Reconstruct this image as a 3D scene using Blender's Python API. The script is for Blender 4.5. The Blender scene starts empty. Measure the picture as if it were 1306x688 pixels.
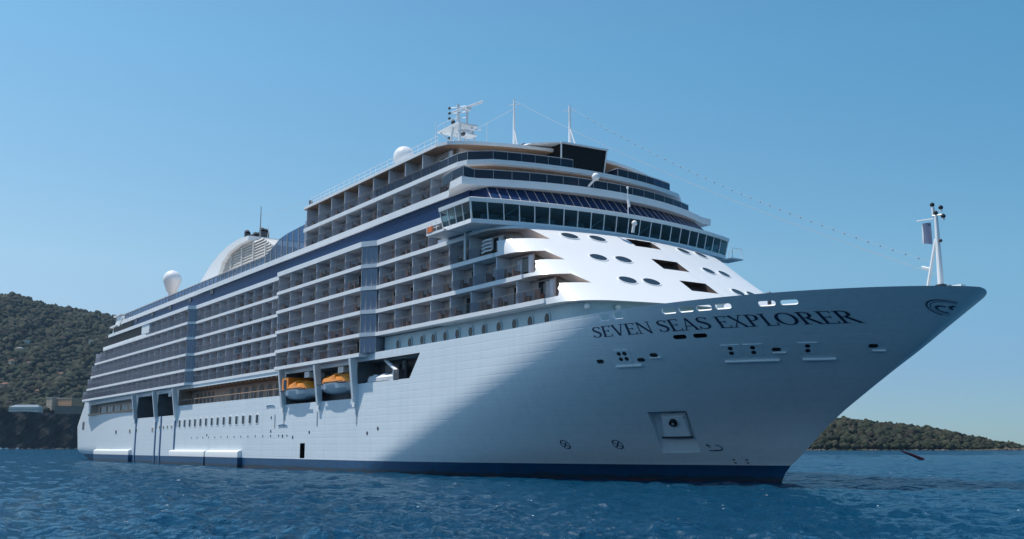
import bpy, bmesh, math, random
import numpy as np
from mathutils import Vector, Matrix
random.seed(7); rng = np.random.default_rng(7)
scene = bpy.context.scene
COL = scene.collection
R = math.radians

# ------------------------------------------------------------------ camera
CAM = Vector((153.313, -69.613, 2.99))
PITCH, ALPHA, F = 0.1724992, 0.6001156, 1300.0 / 1306.0
_a = math.pi - ALPHA
FWH = Vector((math.cos(_a), math.sin(_a), 0)); RT = Vector((math.sin(_a), -math.cos(_a), 0))
FW = FWH * math.cos(PITCH) + Vector((0, 0, math.sin(PITCH))); UP = RT.cross(FW)
cd = bpy.data.cameras.new('camera'); cam = bpy.data.objects.new('camera', cd); COL.objects.link(cam)
cd.sensor_width = 36; cd.lens = 36 * F; cd.clip_start = 0.5; cd.clip_end = 80000
cam.matrix_world = Matrix(((RT.x, UP.x, -FW.x, CAM.x), (RT.y, UP.y, -FW.y, CAM.y), (RT.z, UP.z, -FW.z, CAM.z), (0, 0, 0, 1)))
scene.camera = cam

# ------------------------------------------------------------------ light
SUN = Vector((-0.31, -0.27, 0.92)).normalized()
SUN_EL = math.asin(SUN.z); SUN_AZ = math.atan2(SUN.x, SUN.y)
w = bpy.data.worlds.new('World'); scene.world = w; w.use_nodes = True
nt = w.node_tree; bg = nt.nodes['Background']
sky = nt.nodes.new('ShaderNodeTexSky'); sky.sky_type = 'NISHITA'; sky.sun_disc = False
sky.sun_elevation = SUN_EL; sky.sun_rotation = SUN_AZ
sky.air_density = 1.0; sky.dust_density = 0.0; sky.ozone_density = 6.0; sky.altitude = 0
# sky graded by height and sun side; raised overhead as added fill light
wtc = nt.nodes.new('ShaderNodeTexCoord'); wsp = nt.nodes.new('ShaderNodeSeparateXYZ'); nt.links.new(wtc.outputs['Generated'], wsp.inputs[0])
wr = nt.nodes.new('ShaderNodeValToRGB'); els = wr.color_ramp.elements
for e_, (p_, c_) in zip((els[0], els[1], els.new(.07), els.new(.17), els.new(.37)), ((0.0, (.62, .76, .95)), (1.0, (1.0, 1.8, 1.8)), (.07, (.85, .90, 1.03)), (.17, (1.22, 1.34, 1.18)), (.37, (1.16, 1.64, 1.44)))):
    e_.position = p_; e_.color = tuple(q / 1.5 for q in c_) + (1,)
nt.links.new(wsp.outputs['Z'], wr.inputs[0])
dt = nt.nodes.new('ShaderNodeVectorMath'); dt.operation = 'DOT_PRODUCT'; dt.inputs[1].default_value = (-RT.x, -RT.y, 0); nt.links.new(wtc.outputs['Generated'], dt.inputs[0])
vm = nt.nodes.new('ShaderNodeVectorMath'); vm.operation = 'MULTIPLY_ADD'; vm.inputs[1].default_value = (.60, .24, .12); vm.inputs[2].default_value = (1, 1, 1); nt.links.new(dt.outputs['Value'], vm.inputs[0])
v1 = nt.nodes.new('ShaderNodeVectorMath'); v1.operation = 'MULTIPLY'; nt.links.new(sky.outputs[0], v1.inputs[0]); nt.links.new(wr.outputs[0], v1.inputs[1])
v2 = nt.nodes.new('ShaderNodeVectorMath'); v2.operation = 'MULTIPLY'; nt.links.new(v1.outputs[0], v2.inputs[0]); nt.links.new(vm.outputs[0], v2.inputs[1])
nt.links.new(v2.outputs[0], bg.inputs[0]); bg.inputs[1].default_value = 0.15
sd = bpy.data.lights.new('sun', 'SUN'); sd.energy = 4.8; sd.angle = R(0.5); sd.color = (1, 0.95, 0.87)
so = bpy.data.objects.new('sun', sd); COL.objects.link(so)
so.rotation_euler = SUN.to_track_quat('Z', 'Y').to_euler(); so.location = (0, 0, 300)
vs = scene.view_settings; vs.view_transform = 'Standard'; vs.look = 'None'; vs.gamma = 1; vs.exposure = 0.0
scene.cycles.max_bounces = 8; scene.cycles.caustics_reflective = False; scene.cycles.caustics_refractive = False; scene.cycles.transparent_max_bounces = 12

# ------------------------------------------------------------------ materials
M = {}
def mat(name, col, rough=0.5, spec=0.5, metal=0.0, var=0.0, vscale=1.0, bump=0.0, bscale=4.0, col2=None, stretch=(1, 1, 1), coat=0):
    m = bpy.data.materials.new(name); m.use_nodes = True; t = m.node_tree; b = t.nodes['Principled BSDF']
    b.inputs['Roughness'].default_value = rough; b.inputs['Metallic'].default_value = metal
    b.inputs['Specular IOR Level'].default_value = spec; b.inputs['Base Color'].default_value = (*col, 1)
    if coat: b.inputs['Coat Weight'].default_value = coat
    tc = t.nodes.new('ShaderNodeTexCoord'); mp = t.nodes.new('ShaderNodeMapping'); mp.inputs['Scale'].default_value = stretch
    t.links.new(tc.outputs['Object'], mp.inputs[0])
    if var or col2:
        n = t.nodes.new('ShaderNodeTexNoise'); n.inputs['Scale'].default_value = vscale; n.inputs['Detail'].default_value = 6
        t.links.new(mp.outputs[0], n.inputs['Vector'])
        r = t.nodes.new('ShaderNodeValToRGB'); r.color_ramp.elements[0].position = 0.32; r.color_ramp.elements[1].position = 0.68
        c2 = col2 if col2 else tuple(c * (1 - var) for c in col)
        r.color_ramp.elements[0].color = (*c2, 1); r.color_ramp.elements[1].color = (*col, 1)
        t.links.new(n.outputs[0], r.inputs[0]); t.links.new(r.outputs[0], b.inputs['Base Color'])
    if bump:
        n2 = t.nodes.new('ShaderNodeTexNoise'); n2.inputs['Scale'].default_value = bscale; n2.inputs['Detail'].default_value = 4
        t.links.new(mp.outputs[0], n2.inputs['Vector'])
        bp = t.nodes.new('ShaderNodeBump'); bp.inputs['Strength'].default_value = 1.0; bp.inputs['Distance'].default_value = bump
        t.links.new(n2.outputs[0], bp.inputs['Height']); t.links.new(bp.outputs[0], b.inputs['Normal'])
    M[name] = m; return m
mat('white_paint', (0.82, 0.84, 0.85), 0.38, var=0.07, vscale=0.5, stretch=(1, 1, 0.3))
mat('white_clean', (0.83, 0.84, 0.84), 0.32)
mat('wall_paint', (0.64, 0.555, 0.505), 0.5, var=0.12, vscale=0.8)
mat('divider', (0.68, 0.71, 0.77), 0.45, var=0.1, vscale=2)
mat('boot_paint', (0.006, 0.072, 0.175), 0.42, var=0.25, vscale=0.6, stretch=(1, 1, 2))
def wet_foot():
    t = M['boot_paint'].node_tree; b = t.nodes['Principled BSDF']; L = t.links; src = b.inputs['Base Color'].links[0].from_socket
    tc = t.nodes.new('ShaderNodeTexCoord'); sx = t.nodes.new('ShaderNodeSeparateXYZ'); L.new(tc.outputs['Object'], sx.inputs[0])
    n = t.nodes.new('ShaderNodeTexNoise'); n.inputs['Scale'].default_value = 0.8; n.inputs['Detail'].default_value = 5; L.new(tc.outputs['Object'], n.inputs['Vector'])
    a = t.nodes.new('ShaderNodeMath'); a.operation = 'MULTIPLY_ADD'; a.inputs[1].default_value = -0.7; L.new(n.outputs[0], a.inputs[0]); L.new(sx.outputs['Z'], a.inputs[2])
    r = t.nodes.new('ShaderNodeMapRange'); r.inputs['From Min'].default_value = 0.0; r.inputs['From Max'].default_value = 0.22; r.inputs['To Min'].default_value = 0.75; r.inputs['To Max'].default_value = 0.0; L.new(a.outputs[0], r.inputs['Value'])
    m = t.nodes.new('ShaderNodeMix'); m.data_type = 'RGBA'; m.inputs[7].default_value = (0.012, 0.022, 0.020, 1); L.new(r.outputs[0], m.inputs[0]); L.new(src, m.inputs[6]); L.new(m.outputs[2], b.inputs['Base Color'])
wet_foot()
mat('antifouling', (0.10, 0.018, 0.02), 0.6, var=0.3, vscale=1)
mat('teak', (0.46, 0.30, 0.20), 0.6, var=0.25, vscale=3)
mat('wood_wall', (0.42, 0.31, 0.25), 0.6, var=0.2, vscale=1.2)
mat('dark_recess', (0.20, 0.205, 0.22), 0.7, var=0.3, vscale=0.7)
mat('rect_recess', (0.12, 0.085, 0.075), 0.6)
mat('black', (0.012, 0.012, 0.015), 0.35)
mat('charcoal', (0.05, 0.055, 0.065), 0.5)
mat('navy_glass', (0.008, 0.034, 0.105), 0.40, spec=0.12)
mat('port_glass', (0.022, 0.045, 0.070), 0.35, spec=0.2)
mat('panel_glass', (0.22, 0.27, 0.35), 0.3, spec=0.4)
mat('matt_black', (0.012, 0.012, 0.014), 0.5, spec=0.15)
mat('curtain', (0.62, 0.62, 0.64), 0.8)
mat('dark_glass', (0.012, 0.013, 0.017), 0.05, spec=0.6)
mat('bulwark_inside', (0.80, 0.81, 0.82), 0.5)
mat('name_blue', (0.014, 0.034, 0.080), 0.4)
mat('emblem_blue', (0.05, 0.09, 0.16), 0.4)
mat('teal_tone', (0.42, 0.58, 0.66), 0.45, var=0.1, vscale=0.6)  # teal base colour of the deck house wall and porthole rims
mat('deck_green', (0.10, 0.15, 0.15), 0.8)
mat('rail_wood', (0.22, 0.20, 0.19), 0.6)
mat('mast_grey', (0.60, 0.65, 0.68), 0.5)
mat('orange', (0.90, 0.30, 0.02), 0.4, var=0.1, vscale=1.5)
mat('boat_hull', (0.60, 0.66, 0.70), 0.35)
mat('grey_metal', (0.42, 0.44, 0.46), 0.4, var=0.1, vscale=2)
mat('shadow_fitting_blue', (0.10, 0.19, 0.32), 0.5)  # serves the imitated shadow strips and the shell fittings
mat('brown_chair', (0.14, 0.075, 0.05), 0.6)
mat('cover_white', (0.78, 0.79, 0.80), 0.7, bump=0.05, bscale=3)
mat('flag_blue', (0.10, 0.14, 0.24), 0.8)
mat('signal_orange', (0.7, 0.16, 0.03), 0.5)
mat('rope', (0.55, 0.55, 0.55), 0.7)
mat('bulb_red', (0.16, 0.09, 0.09), 0.5)
mat('spar_red', (0.065, 0.010, 0.018), 0.5, var=0.3, vscale=1)
mat('louvre_grey', (0.66, 0.65, 0.62), 0.5)

def hull_mat():
    m = mat('hull_paint', (0.79, 0.81, 0.83), 0.33)
    t = m.node_tree; b = t.nodes['Principled BSDF']; L = t.links
    tc = t.nodes.new('ShaderNodeTexCoord')
    sx = t.nodes.new('ShaderNodeSeparateXYZ'); L.new(tc.outputs['Object'], sx.inputs[0])
    def frac_line(sock, period, width, off=0.0):
        a = t.nodes.new('ShaderNodeMath'); a.operation = 'ADD'; a.inputs[1].default_value = off; L.new(sock, a.inputs[0])
        d = t.nodes.new('ShaderNodeMath'); d.operation = 'PINGPONG'; d.inputs[1].default_value = period / 2; L.new(a.outputs[0], d.inputs[0])
        s = t.nodes.new('ShaderNodeMapRange'); s.interpolation_type = 'SMOOTHSTEP'; s.inputs['From Min'].default_value = 0; s.inputs['From Max'].default_value = width
        s.inputs['To Min'].default_value = 0; s.inputs['To Max'].default_value = 1; L.new(d.outputs[0], s.inputs['Value']); return s.outputs[0]
    h1 = frac_line(sx.outputs['Z'], 0.82, 0.10); h2 = frac_line(sx.outputs['X'], 11.2, 0.05)
    mn = t.nodes.new('ShaderNodeMath'); mn.operation = 'MULTIPLY_ADD'; mn.inputs[1].default_value = 0.3; L.new(h2, mn.inputs[0]); L.new(h1, mn.inputs[2])
    mp = t.nodes.new('ShaderNodeMapping'); mp.inputs['Scale'].default_value = (0.16, 0.16, 0.9); L.new(tc.outputs['Object'], mp.inputs[0])
    n = t.nodes.new('ShaderNodeTexNoise'); n.inputs['Scale'].default_value = 1.0; n.inputs['Detail'].default_value = 3; L.new(mp.outputs[0], n.inputs['Vector'])
    ad = t.nodes.new('ShaderNodeMath'); ad.operation = 'MULTIPLY_ADD'; ad.inputs[1].default_value = 1.2; L.new(n.outputs[0], ad.inputs[0])
    sc_ = t.nodes.new('ShaderNodeMath'); sc_.operation = 'MULTIPLY'; sc_.inputs[1].default_value = 0.35; L.new(mn.outputs[0], sc_.inputs[0]); L.new(sc_.outputs[0], ad.inputs[2])
    bp = t.nodes.new('ShaderNodeBump'); bp.inputs['Strength'].default_value = 1; bp.inputs['Distance'].default_value = 0.012; L.new(ad.outputs[0], bp.inputs['Height']); L.new(bp.outputs[0], b.inputs['Normal'])
    # rain and rust streaks: thin vertical wear marks
    mp2 = t.nodes.new('ShaderNodeMapping'); mp2.inputs['Scale'].default_value = (1.1, 1.1, 0.05); L.new(tc.outputs['Object'], mp2.inputs[0])
    n2 = t.nodes.new('ShaderNodeTexNoise'); n2.inputs['Scale'].default_value = 1.6; n2.inputs['Detail'].default_value = 6; L.new(mp2.outputs[0], n2.inputs['Vector'])
    r = t.nodes.new('ShaderNodeValToRGB'); r.color_ramp.elements[0].position = 0.30; r.color_ramp.elements[0].color = (0.66, 0.735, 0.78, 1)
    r.color_ramp.elements[1].position = 0.55; r.color_ramp.elements[1].color = (0.71, 0.78, 0.82, 1); L.new(n2.outputs[0], r.inputs[0])
    L.new(r.outputs[0], b.inputs['Base Color'])
hull_mat()

def glass_mat(name, tint, mixfac, rough=0.03):
    m = bpy.data.materials.new(name); m.use_nodes = True; t = m.node_tree; t.nodes.clear(); L = t.links
    o = t.nodes.new('ShaderNodeOutputMaterial'); mx = t.nodes.new('ShaderNodeMixShader'); tr = t.nodes.new('ShaderNodeBsdfTransparent')
    pr = t.nodes.new('ShaderNodeBsdfPrincipled'); pr.inputs['Base Color'].default_value = (*[c * 0.12 for c in tint], 1); pr.inputs['Roughness'].default_value = rough
    tr.inputs[0].default_value = (*tint, 1); mx.inputs[0].default_value = mixfac
    L.new(tr.outputs[0], mx.inputs[1]); L.new(pr.outputs[0], mx.inputs[2]); L.new(mx.outputs[0], o.inputs[0]); M[name] = m
glass_mat('rail_glass', (0.86, 0.89, 0.94), 0.10)
glass_mat('blue_rail_glass', (0.06, 0.11, 0.27), 0.82, 0.3)
glass_mat('screen_glass', (0.46, 0.60, 0.78), 0.35)
glass_mat('bridge_glass', (0.30, 0.52, 0.60), 0.45)

# ------------------------------------------------------------------ mesh helper
class MB:
    def __init__(s): s.marks = []; s.v = []; s.f = []; s.m = []; s.mats = []
    def mark(s): s.marks.append((len(s.v), len(s.f)))
    def build_each(s, name, parent=None, smooth=None):
        ends = s.marks[1:] + [(len(s.v), len(s.f))] if s.marks else []
        for (v0, f0), (v1, f1) in zip(s.marks, ends):
            if f1 == f0: continue
            m = MB(); m.mats = list(s.mats); m.v = s.v[v0:v1]; m.f = [[q - v0 for q in f] for f in s.f[f0:f1]]; m.m = s.m[f0:f1]; o = m.build(name, parent, smooth)
        return o
    def mi(s, name):
        if name not in s.mats: s.mats.append(name)
        return s.mats.index(name)
    def add(s, vs, fs, m):
        k = len(s.v); i = s.mi(m); s.v += [tuple(v) for v in vs]
        for f in fs: s.f.append([a + k for a in f]); s.m.append(i)
    def box(s, x0, x1, y0, y1, z0, z1, m):
        s.add([(x0, y0, z0), (x1, y0, z0), (x1, y1, z0), (x0, y1, z0), (x0, y0, z1), (x1, y0, z1), (x1, y1, z1), (x0, y1, z1)],
              [(0, 3, 2, 1), (4, 5, 6, 7), (0, 1, 5, 4), (1, 2, 6, 5), (2, 3, 7, 6), (3, 0, 4, 7)], m)
    def loft(s, a, b, m, cap=True, close=True):
        n = len(a); fs = [(i, (i + 1) % n, n + (i + 1) % n, n + i) for i in range(n if close else n - 1)]
        if cap: fs += [tuple(range(n - 1, -1, -1)), tuple(range(n, 2 * n))]
        s.add(list(a) + list(b), fs, m)
    def prism(s, poly, z0, z1, m):
        s.loft([(x, y, z0) for x, y in poly], [(x, y, z1) for x, y in poly], m)
    def sideprism(s, poly, y0, y1, m):       # polygon in (x, z), pushed along y
        s.loft([(x, y0, z) for x, z in poly], [(x, y1, z) for x, z in poly], m)
    def tube(s, p, q, r, m, n=6, r2=None):
        p = Vector(p); q = Vector(q); d = (q - p).normalized(); a = d.orthogonal().normalized(); b = d.cross(a); r2 = r if r2 is None else r2
        s.loft([p + (a * math.cos(2 * math.pi * i / n) + b * math.sin(2 * math.pi * i / n)) * r for i in range(n)],
               [q + (a * math.cos(2 * math.pi * i / n) + b * math.sin(2 * math.pi * i / n)) * r2 for i in range(n)], m)
    def path(s, pts, r, m, n=5):
        for p, q in zip(pts, pts[1:]): s.tube(p, q, r, m, n)
    def ball(s, c, r, m, nu=14, nv=9, sz=1.0):
        vs = [(c[0], c[1], c[2] - r * sz)]
        for j in range(1, nv):
            t = -math.pi / 2 + math.pi * j / nv
            vs += [(c[0] + r * math.cos(t) * math.cos(2 * math.pi * i / nu), c[1] + r * math.cos(t) * math.sin(2 * math.pi * i / nu), c[2] + r * sz * math.sin(t)) for i in range(nu)]
        vs.append((c[0], c[1], c[2] + r * sz)); e = len(vs) - 1
        fs = [(0, 1 + (i + 1) % nu, 1 + i) for i in range(nu)]
        for j in range(nv - 2):
            fs += [(1 + j * nu + i, 1 + j * nu + (i + 1) % nu, 1 + (j + 1) * nu + (i + 1) % nu, 1 + (j + 1) * nu + i) for i in range(nu)]
        fs += [(e, 1 + (nv - 2) * nu + i, 1 + (nv - 2) * nu + (i + 1) % nu) for i in range(nu)]
        s.add(vs, fs, m)
    def mesh(s, name, smooth=None):
        me = bpy.data.meshes.new(name); me.from_pydata(s.v, [], s.f)
        for n in s.mats: me.materials.append(M[n])
        me.polygons.foreach_set('material_index', s.m); me.update()
        bm = bmesh.new(); bm.from_mesh(me); bmesh.ops.recalc_face_normals(bm, faces=bm.faces); bm.to_mesh(me); bm.free()
        if smooth:
            me.shade_smooth(); me.set_sharp_from_angle(angle=R(smooth))
        return me
    def build(s, name, parent=None, smooth=None, loc=None):
        o = bpy.data.objects.new(name, s.mesh(name, smooth)); COL.objects.link(o)
        if parent: o.parent = parent
        if loc: o.location = loc
        return o
def tag(o, label, cat, group=None):
    o['label'] = label; o['category'] = cat
    if group: o['group'] = group
    return o
def empty(name, loc, label=None, cat=None, group=None, rz=0):
    o = bpy.data.objects.new(name, None); COL.objects.link(o); o.location = loc; o.rotation_euler.z = rz; o.empty_display_size = 0.2
    if label: tag(o, label, cat, group)
    return o
def child(name, me, parent, loc=(0, 0, 0)):
    o = bpy.data.objects.new(name, me); COL.objects.link(o); o.parent = parent; o.location = loc; return o
def copy_tree(o, parent=None):
    c = o.copy(); COL.objects.link(c)
    if parent: c.parent = parent
    for ch in list(o.children): copy_tree(ch, c)
    return c
def at(px, py, D):
    """a point at horizontal depth D in front of the photographer, from its place in the photograph"""
    z = CAM.z + D * math.tan(PITCH + math.atan((344 - py) / 1300.0))
    dep = D * math.cos(PITCH) + (z - CAM.z) * math.sin(PITCH)
    p = CAM + FWH * D + RT * (dep * (px - 653) / 1300.0); p.z = z; return p
def interp(t, x):
    if x <= t[0][0]: return t[0][1]
    for (a, b), (c, d) in zip(t, t[1:]):
        if x <= c: return b + (d - b) * (x - a) / (c - a)
    return t[-1][1]

# ------------------------------------------------------------------ ship form
STEM = [(-1.5, 92.3), (0, 92.6), (1.04, 93.2), (1.5, 93.8), (2.4, 95.1), (4, 96.9), (5.55, 98.9), (7.6, 102.1), (10.7, 106.9), (14.5, 112.0)]
AFT = [(-1.5, -101), (0, -105), (0.8, -109), (2.1, -120), (8.0, -124), (9.8, -119), (10.0, -117), (13.93, -113)]
def sheer(X): return 13.93 if X < 62 else 13.93 + 0.57 * ((X - 62) / 50.0) ** 1.3
def hull_b(X, z):
    s = max(0.0, min(1.0, z / 14.3)); L = 50 - 18 * s; q = 1.6 + 1.1 * s; r = 1 - 0.28 * s
    t = (interp(STEM, z) - X) / L
    b = 0.0 if t <= 0 else (1.0 if t >= 1 else (1 - (1 - t) ** q) ** r)
    if X < -65:
        u = min(1.2, (-65 - X) / 59.0); b *= 1 - 0.16 * u ** 2.2
        if z < 2.3: b *= 1 - 0.10 * u * (2.3 - z) / 2.3
    return 15.5 * b
def hp(X, z, off=0.0):                        # point on the starboard shell, pushed out by off
    b = hull_b(X, z); e = 0.05
    n = Vector((-(hull_b(X + e, z) - hull_b(X - e, z)) / (2 * e), -1.0, -(hull_b(X, z + e) - hull_b(X, z - e)) / (2 * e)))
    n = Vector((n.x, -1.0, n.z)).normalized()
    return Vector((X, -b, z)) + n * off
def hull_n(X, z): return (hp(X, z, 1.0) - hp(X, z, 0.0)).normalized()
TXC = [(15.7, 86.9), (18.3, 83.3), (21.1, 79.25), (23.3, 76.3), (24.3, 74.7), (24.9, 73.6)]
def tower_front(Y, z): return interp(TXC, z) - 0.012 * Y * Y
def tower_half(z, x0=60.0, yend=0.0, ns=8, nc=8, nf=14, side=15.45, off=0.0):
    """starboard half of the front tower's plan at height z, from the side to the middle"""
    yc = 12.6; xc = tower_front(yc, z); xs = tower_front(side, z) - 3.2
    pts = [(x0 + (xs - x0) * i / ns, -side) for i in range(ns)]
    P1 = (tower_front(side, z) - 0.4, -side)
    for i in range(nc):
        t = i / nc; pts.append(((1 - t) ** 2 * xs + 2 * t * (1 - t) * P1[0] + t * t * xc, (1 - t) ** 2 * -side + 2 * t * (1 - t) * P1[1] + t * t * -yc))
    if nf:
        for i in range(nf + 1):
            y = -yc + (yend + yc) * i / nf; pts.append((tower_front(y, z), y))
    if off:
        out = []
        for i, p in enumerate(pts):
            a = Vector(pts[max(0, i - 1)]); b = Vector(pts[min(len(pts) - 1, i + 1)]); d = (b - a).normalized(); n = Vector((d.y, -d.x)); out.append((p[0] + n.x * off, p[1] + n.y * off))
        pts = out
    return pts
def mirror(half): return list(half) + [(x, -y) for x, y in reversed(half) if abs(y) > 1e-6]
def curve_plan(xc, c, ymax, xaft, n=24, yaft=None):
    f = [(xc - c * y * y, y) for y in [-ymax + 2 * ymax * i / n for i in range(n + 1)]]
    ya = ymax if yaft is None else yaft
    return f + [(xaft, ya), (xaft, -ya)]

SHIP = empty('cruise_ship', (0, 0, 0), 'huge white cruise ship with a dark blue boot stripe anchored in the bay', 'ship')

# ------------------------------------------------------------------ hull, with its openings really cut out
ZR = [-1.5, -0.6, 0.10, 0.75, 1.43, 2.0, 2.6, 3.3, 4.1, 5.0, 6.0, 7.0, 8.0, 9.0, 9.8, 10.4, 11.2, 12.0, 12.7, 13.3]
def hull_mesh():
    ps = sorted(set([i / 46 * 0.70 for i in range(47)] + [0.70 + 0.30 * (1 - (1 - i / 70) ** 1.25) for i in range(71)]))
    v = []; f = []; mi = []; nz = len(ZR) + 1; ring = nz + 3; rows = []
    for p in ps:
        st = []
        Xt = None
        zs = ZR + ['s']
        for z in zs:
            if z == 's':
                X = -113 + (112 + 113) * p; z = sheer(X)
            a = interp(AFT, z); X = a + (interp(STEM, z) - a) * p
            st.append((X, -hull_b(X, z), z))
        X, yb, zt = st[-1]
        dk = 0.06 if X < 80 else (1.2 if X > 84 else 0.06 + 1.14 * (X - 80) / 4)
        zst = next((c_[0] + (d_[0] - c_[0]) * (X - c_[1]) / (d_[1] - c_[1]) for c_, d_ in zip(STEM, STEM[1:]) if c_[1] <= X <= d_[1]), -9)
        zd = min(zt - 0.02, max(zt - dk, zst + 0.35)); bi = max(0.0, hull_b(X, zt) - 0.22); bd = max(0.0, min(bi, hull_b(X, zd) - 0.22))
        st.append((X, -bi, zt)); st.append((X, -bd, zd)); st.append((X, 0, zd))
        k = len(v); xb = st[0][0]
        v.append((xb, 0, -1.5)); v += st; v += [(x, -y, z) for x, y, z in st[:-1]]
        rows.append(k)
    ns = ring                                     # starboard verts per station
    tot = 1 + ns + ns - 1
    for a, b in zip(rows, rows[1:]):
        sb = [0] + list(range(1, ns + 1)); pt = [0] + list(range(ns + 1, 2 * ns)) + [ns]
        for seq, fl in ((sb, False), (pt, True)):
            for j in range(len(seq) - 1):
                q = [a + seq[j], b + seq[j], b + seq[j + 1], a + seq[j + 1]]
                if fl: q.reverse()
                f.append(q)
                zz = ZR[j - 1] if 1 <= j <= len(ZR) else (20 if j > len(ZR) else -1.5)
                mi.append(2 if zz < 0.09 else (1 if zz < 1.42 else (0 if j <= len(ZR) else (4 if j >= len(ZR) + 3 else 3))))
    sb = list(range(1, ns + 1)); pt = list(range(ns + 1, 2 * ns))
    f.append([rows[0]] + [rows[0] + i for i in sb] + [rows[0] + i for i in reversed(pt)]); mi.append(0)
    me = bpy.data.meshes.new('hull'); me.from_pydata(v, [], f)
    for n in ('hull_paint', 'boot_paint', 'antifouling', 'bulwark_inside', 'deck_green'): me.materials.append(M[n])
    me.polygons.foreach_set('material_index', mi)
    bm = bmesh.new(); bm.from_mesh(me); bmesh.ops.remove_doubles(bm, verts=bm.verts, dist=2e-3); bmesh.ops.dissolve_degenerate(bm, edges=bm.edges, dist=1e-4)
    bmesh.ops.recalc_face_normals(bm, faces=bm.faces); bm.to_mesh(me); bm.free()
    return me
def apply_boolean(o, cutter):
    md = o.modifiers.new('cut', 'BOOLEAN'); md.operation = 'DIFFERENCE'; md.solver = 'EXACT'; md.object = cutter; md.material_mode = 'TRANSFER'; md.use_self = True
    dg = bpy.context.evaluated_depsgraph_get(); dg.update()
    me = bpy.data.meshes.new_from_object(o.evaluated_get(dg)); o.modifiers.clear(); old = o.data; o.data = me; me.name = o.name
    bpy.data.objects.remove(cutter); bpy.data.meshes.remove(old)
def rounded(w, h, r, n=4):
    pts = []
    for cx, cy, a0 in ((w / 2 - r, h / 2 - r, 0), (-w / 2 + r, h / 2 - r, 90), (-w / 2 + r, -h / 2 + r, 180), (w / 2 - r, -h / 2 + r, 270)):
        for i in range(n + 1):
            a = R(a0 + 90 * i / n); pts.append((cx + r * math.cos(a), cy + r * math.sin(a)))
    return pts
def on_hull(mb, X, z, outline, o0, o1, m, side=1):
    """extrude a small outline lying on the shell at X, z from offset o0 to o1 along the shell normal"""
    c = hp(X, z); n = hull_n(X, z); tx = (hp(X + 0.1, z) - hp(X - 0.1, z)).normalized(); tz = n.cross(tx).normalized()
    if tz.z < 0: tz = -tz
    a = [c + tx * u + tz * v_ + n * o0 for u, v_ in outline]; b = [c + tx * u + tz * v_ + n * o1 for u, v_ in outline]
    mb.loft(a, b, m)
cut = MB()
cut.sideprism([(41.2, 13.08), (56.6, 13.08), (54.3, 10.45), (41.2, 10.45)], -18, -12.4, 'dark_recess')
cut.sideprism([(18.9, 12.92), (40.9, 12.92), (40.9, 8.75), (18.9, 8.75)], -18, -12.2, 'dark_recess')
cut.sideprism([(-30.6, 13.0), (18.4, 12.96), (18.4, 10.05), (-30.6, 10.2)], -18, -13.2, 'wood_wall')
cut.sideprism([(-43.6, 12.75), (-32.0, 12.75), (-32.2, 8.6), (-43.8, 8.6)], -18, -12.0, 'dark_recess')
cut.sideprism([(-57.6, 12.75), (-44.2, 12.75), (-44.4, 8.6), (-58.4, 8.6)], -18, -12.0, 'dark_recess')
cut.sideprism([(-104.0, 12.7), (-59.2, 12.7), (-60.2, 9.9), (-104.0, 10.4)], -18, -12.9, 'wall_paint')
cut.sideprism([(24.6, 3.5), (26.2, 3.5), (26.2, 1.55), (24.6, 1.55)], -18, -14.4, 'black')
for X in (87.4, 88.95): on_hull(cut, X, 13.72, rounded(1.15, 0.55, 0.2), 0.5, -0.5, 'bulwark_inside')
for X in (93.9, 95.35, 96.8, 98.25, 101.25, 102.65): on_hull(cut, X, 13.66, rounded(1.3, 0.5, 0.2), 0.5, -0.5, 'bulwark_inside')
for X in (93.5, 95.1): on_hull(cut, X, 11.72, rounded(1.15, 0.42, 0.2), 0.5, -0.7, 'black')
# anchor pocket: deep at its top, running out to nothing at its foot
PK = [(85.9, 6.0), (89.1, 6.05), (87.6, 2.55), (84.35, 2.5)]
cut.loft([hp(*PK[0], .4), hp(*PK[1], .4), hp(*PK[2], .4), hp(*PK[3], .4)], [hp(*PK[0], -1.3), hp(*PK[1], -1.3), hp(*PK[2], -0.02), hp(*PK[3], -0.02)], 'hull_paint')
HULL = bpy.data.objects.new('hull', hull_mesh()); COL.objects.link(HULL)
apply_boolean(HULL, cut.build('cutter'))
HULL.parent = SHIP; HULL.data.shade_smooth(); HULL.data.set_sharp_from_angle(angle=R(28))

# ------------------------------------------------------------------ decks and core
F6, F7, F8, F9, F10, S1a, S1b, S2a, S2b, S3a, S3b, RFa, RFb = 13.93, 16.26, 18.95, 21.78, 24.46, 26.64, 27.27, 29.17, 29.93, 32.11, 32.61, 35.36, 35.77
YA, YB = 16.75, 15.62
AFT_TIP = {6: -107.0, 7: -103.0, 8: -99.8, 9: -96.6, 10: -89.1, 11: -85.0, 12: -77.0}
FLOOR = {6: F6, 7: F7, 8: F8, 9: F9, 10: F10, 11: S1b, 12: S2b, 13: S3b}
CEIL = {6: F7 - 0.5, 7: F8 - 0.5, 8: F9 - 0.5, 9: F10 - 0.5, 10: S1a, 12: S3a, 13: RFa}
D_END = {6: 46.0, 7: 79.5, 8: 76.0, 9: 71.0, 10: 66.2}
def side_line(xa, xe, grow=0.0):
    ya, yb = YA + grow, YB + grow
    p = [(xa, -ya + 1.0), (xa + 4, -ya), (-23.8, -ya), (-22.8, -yb), (16.5, -yb), (17.4, -ya), (44.1, -ya)]
    if xe > 46: p += [(46.0, -yb), (xe, -yb)]
    return p
for k in (6, 7, 8, 9, 10):
    mb = MB(); h = 0.44
    half = side_line(AFT_TIP[k], D_END[k], 0.0 if k > 6 else -0.02)
    mb.prism(half + [(x, -y) for x, y in reversed(half)], FLOOR[k] - h, FLOOR[k], 'white_paint')
    mb.build('deck_edge', SHIP)
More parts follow.
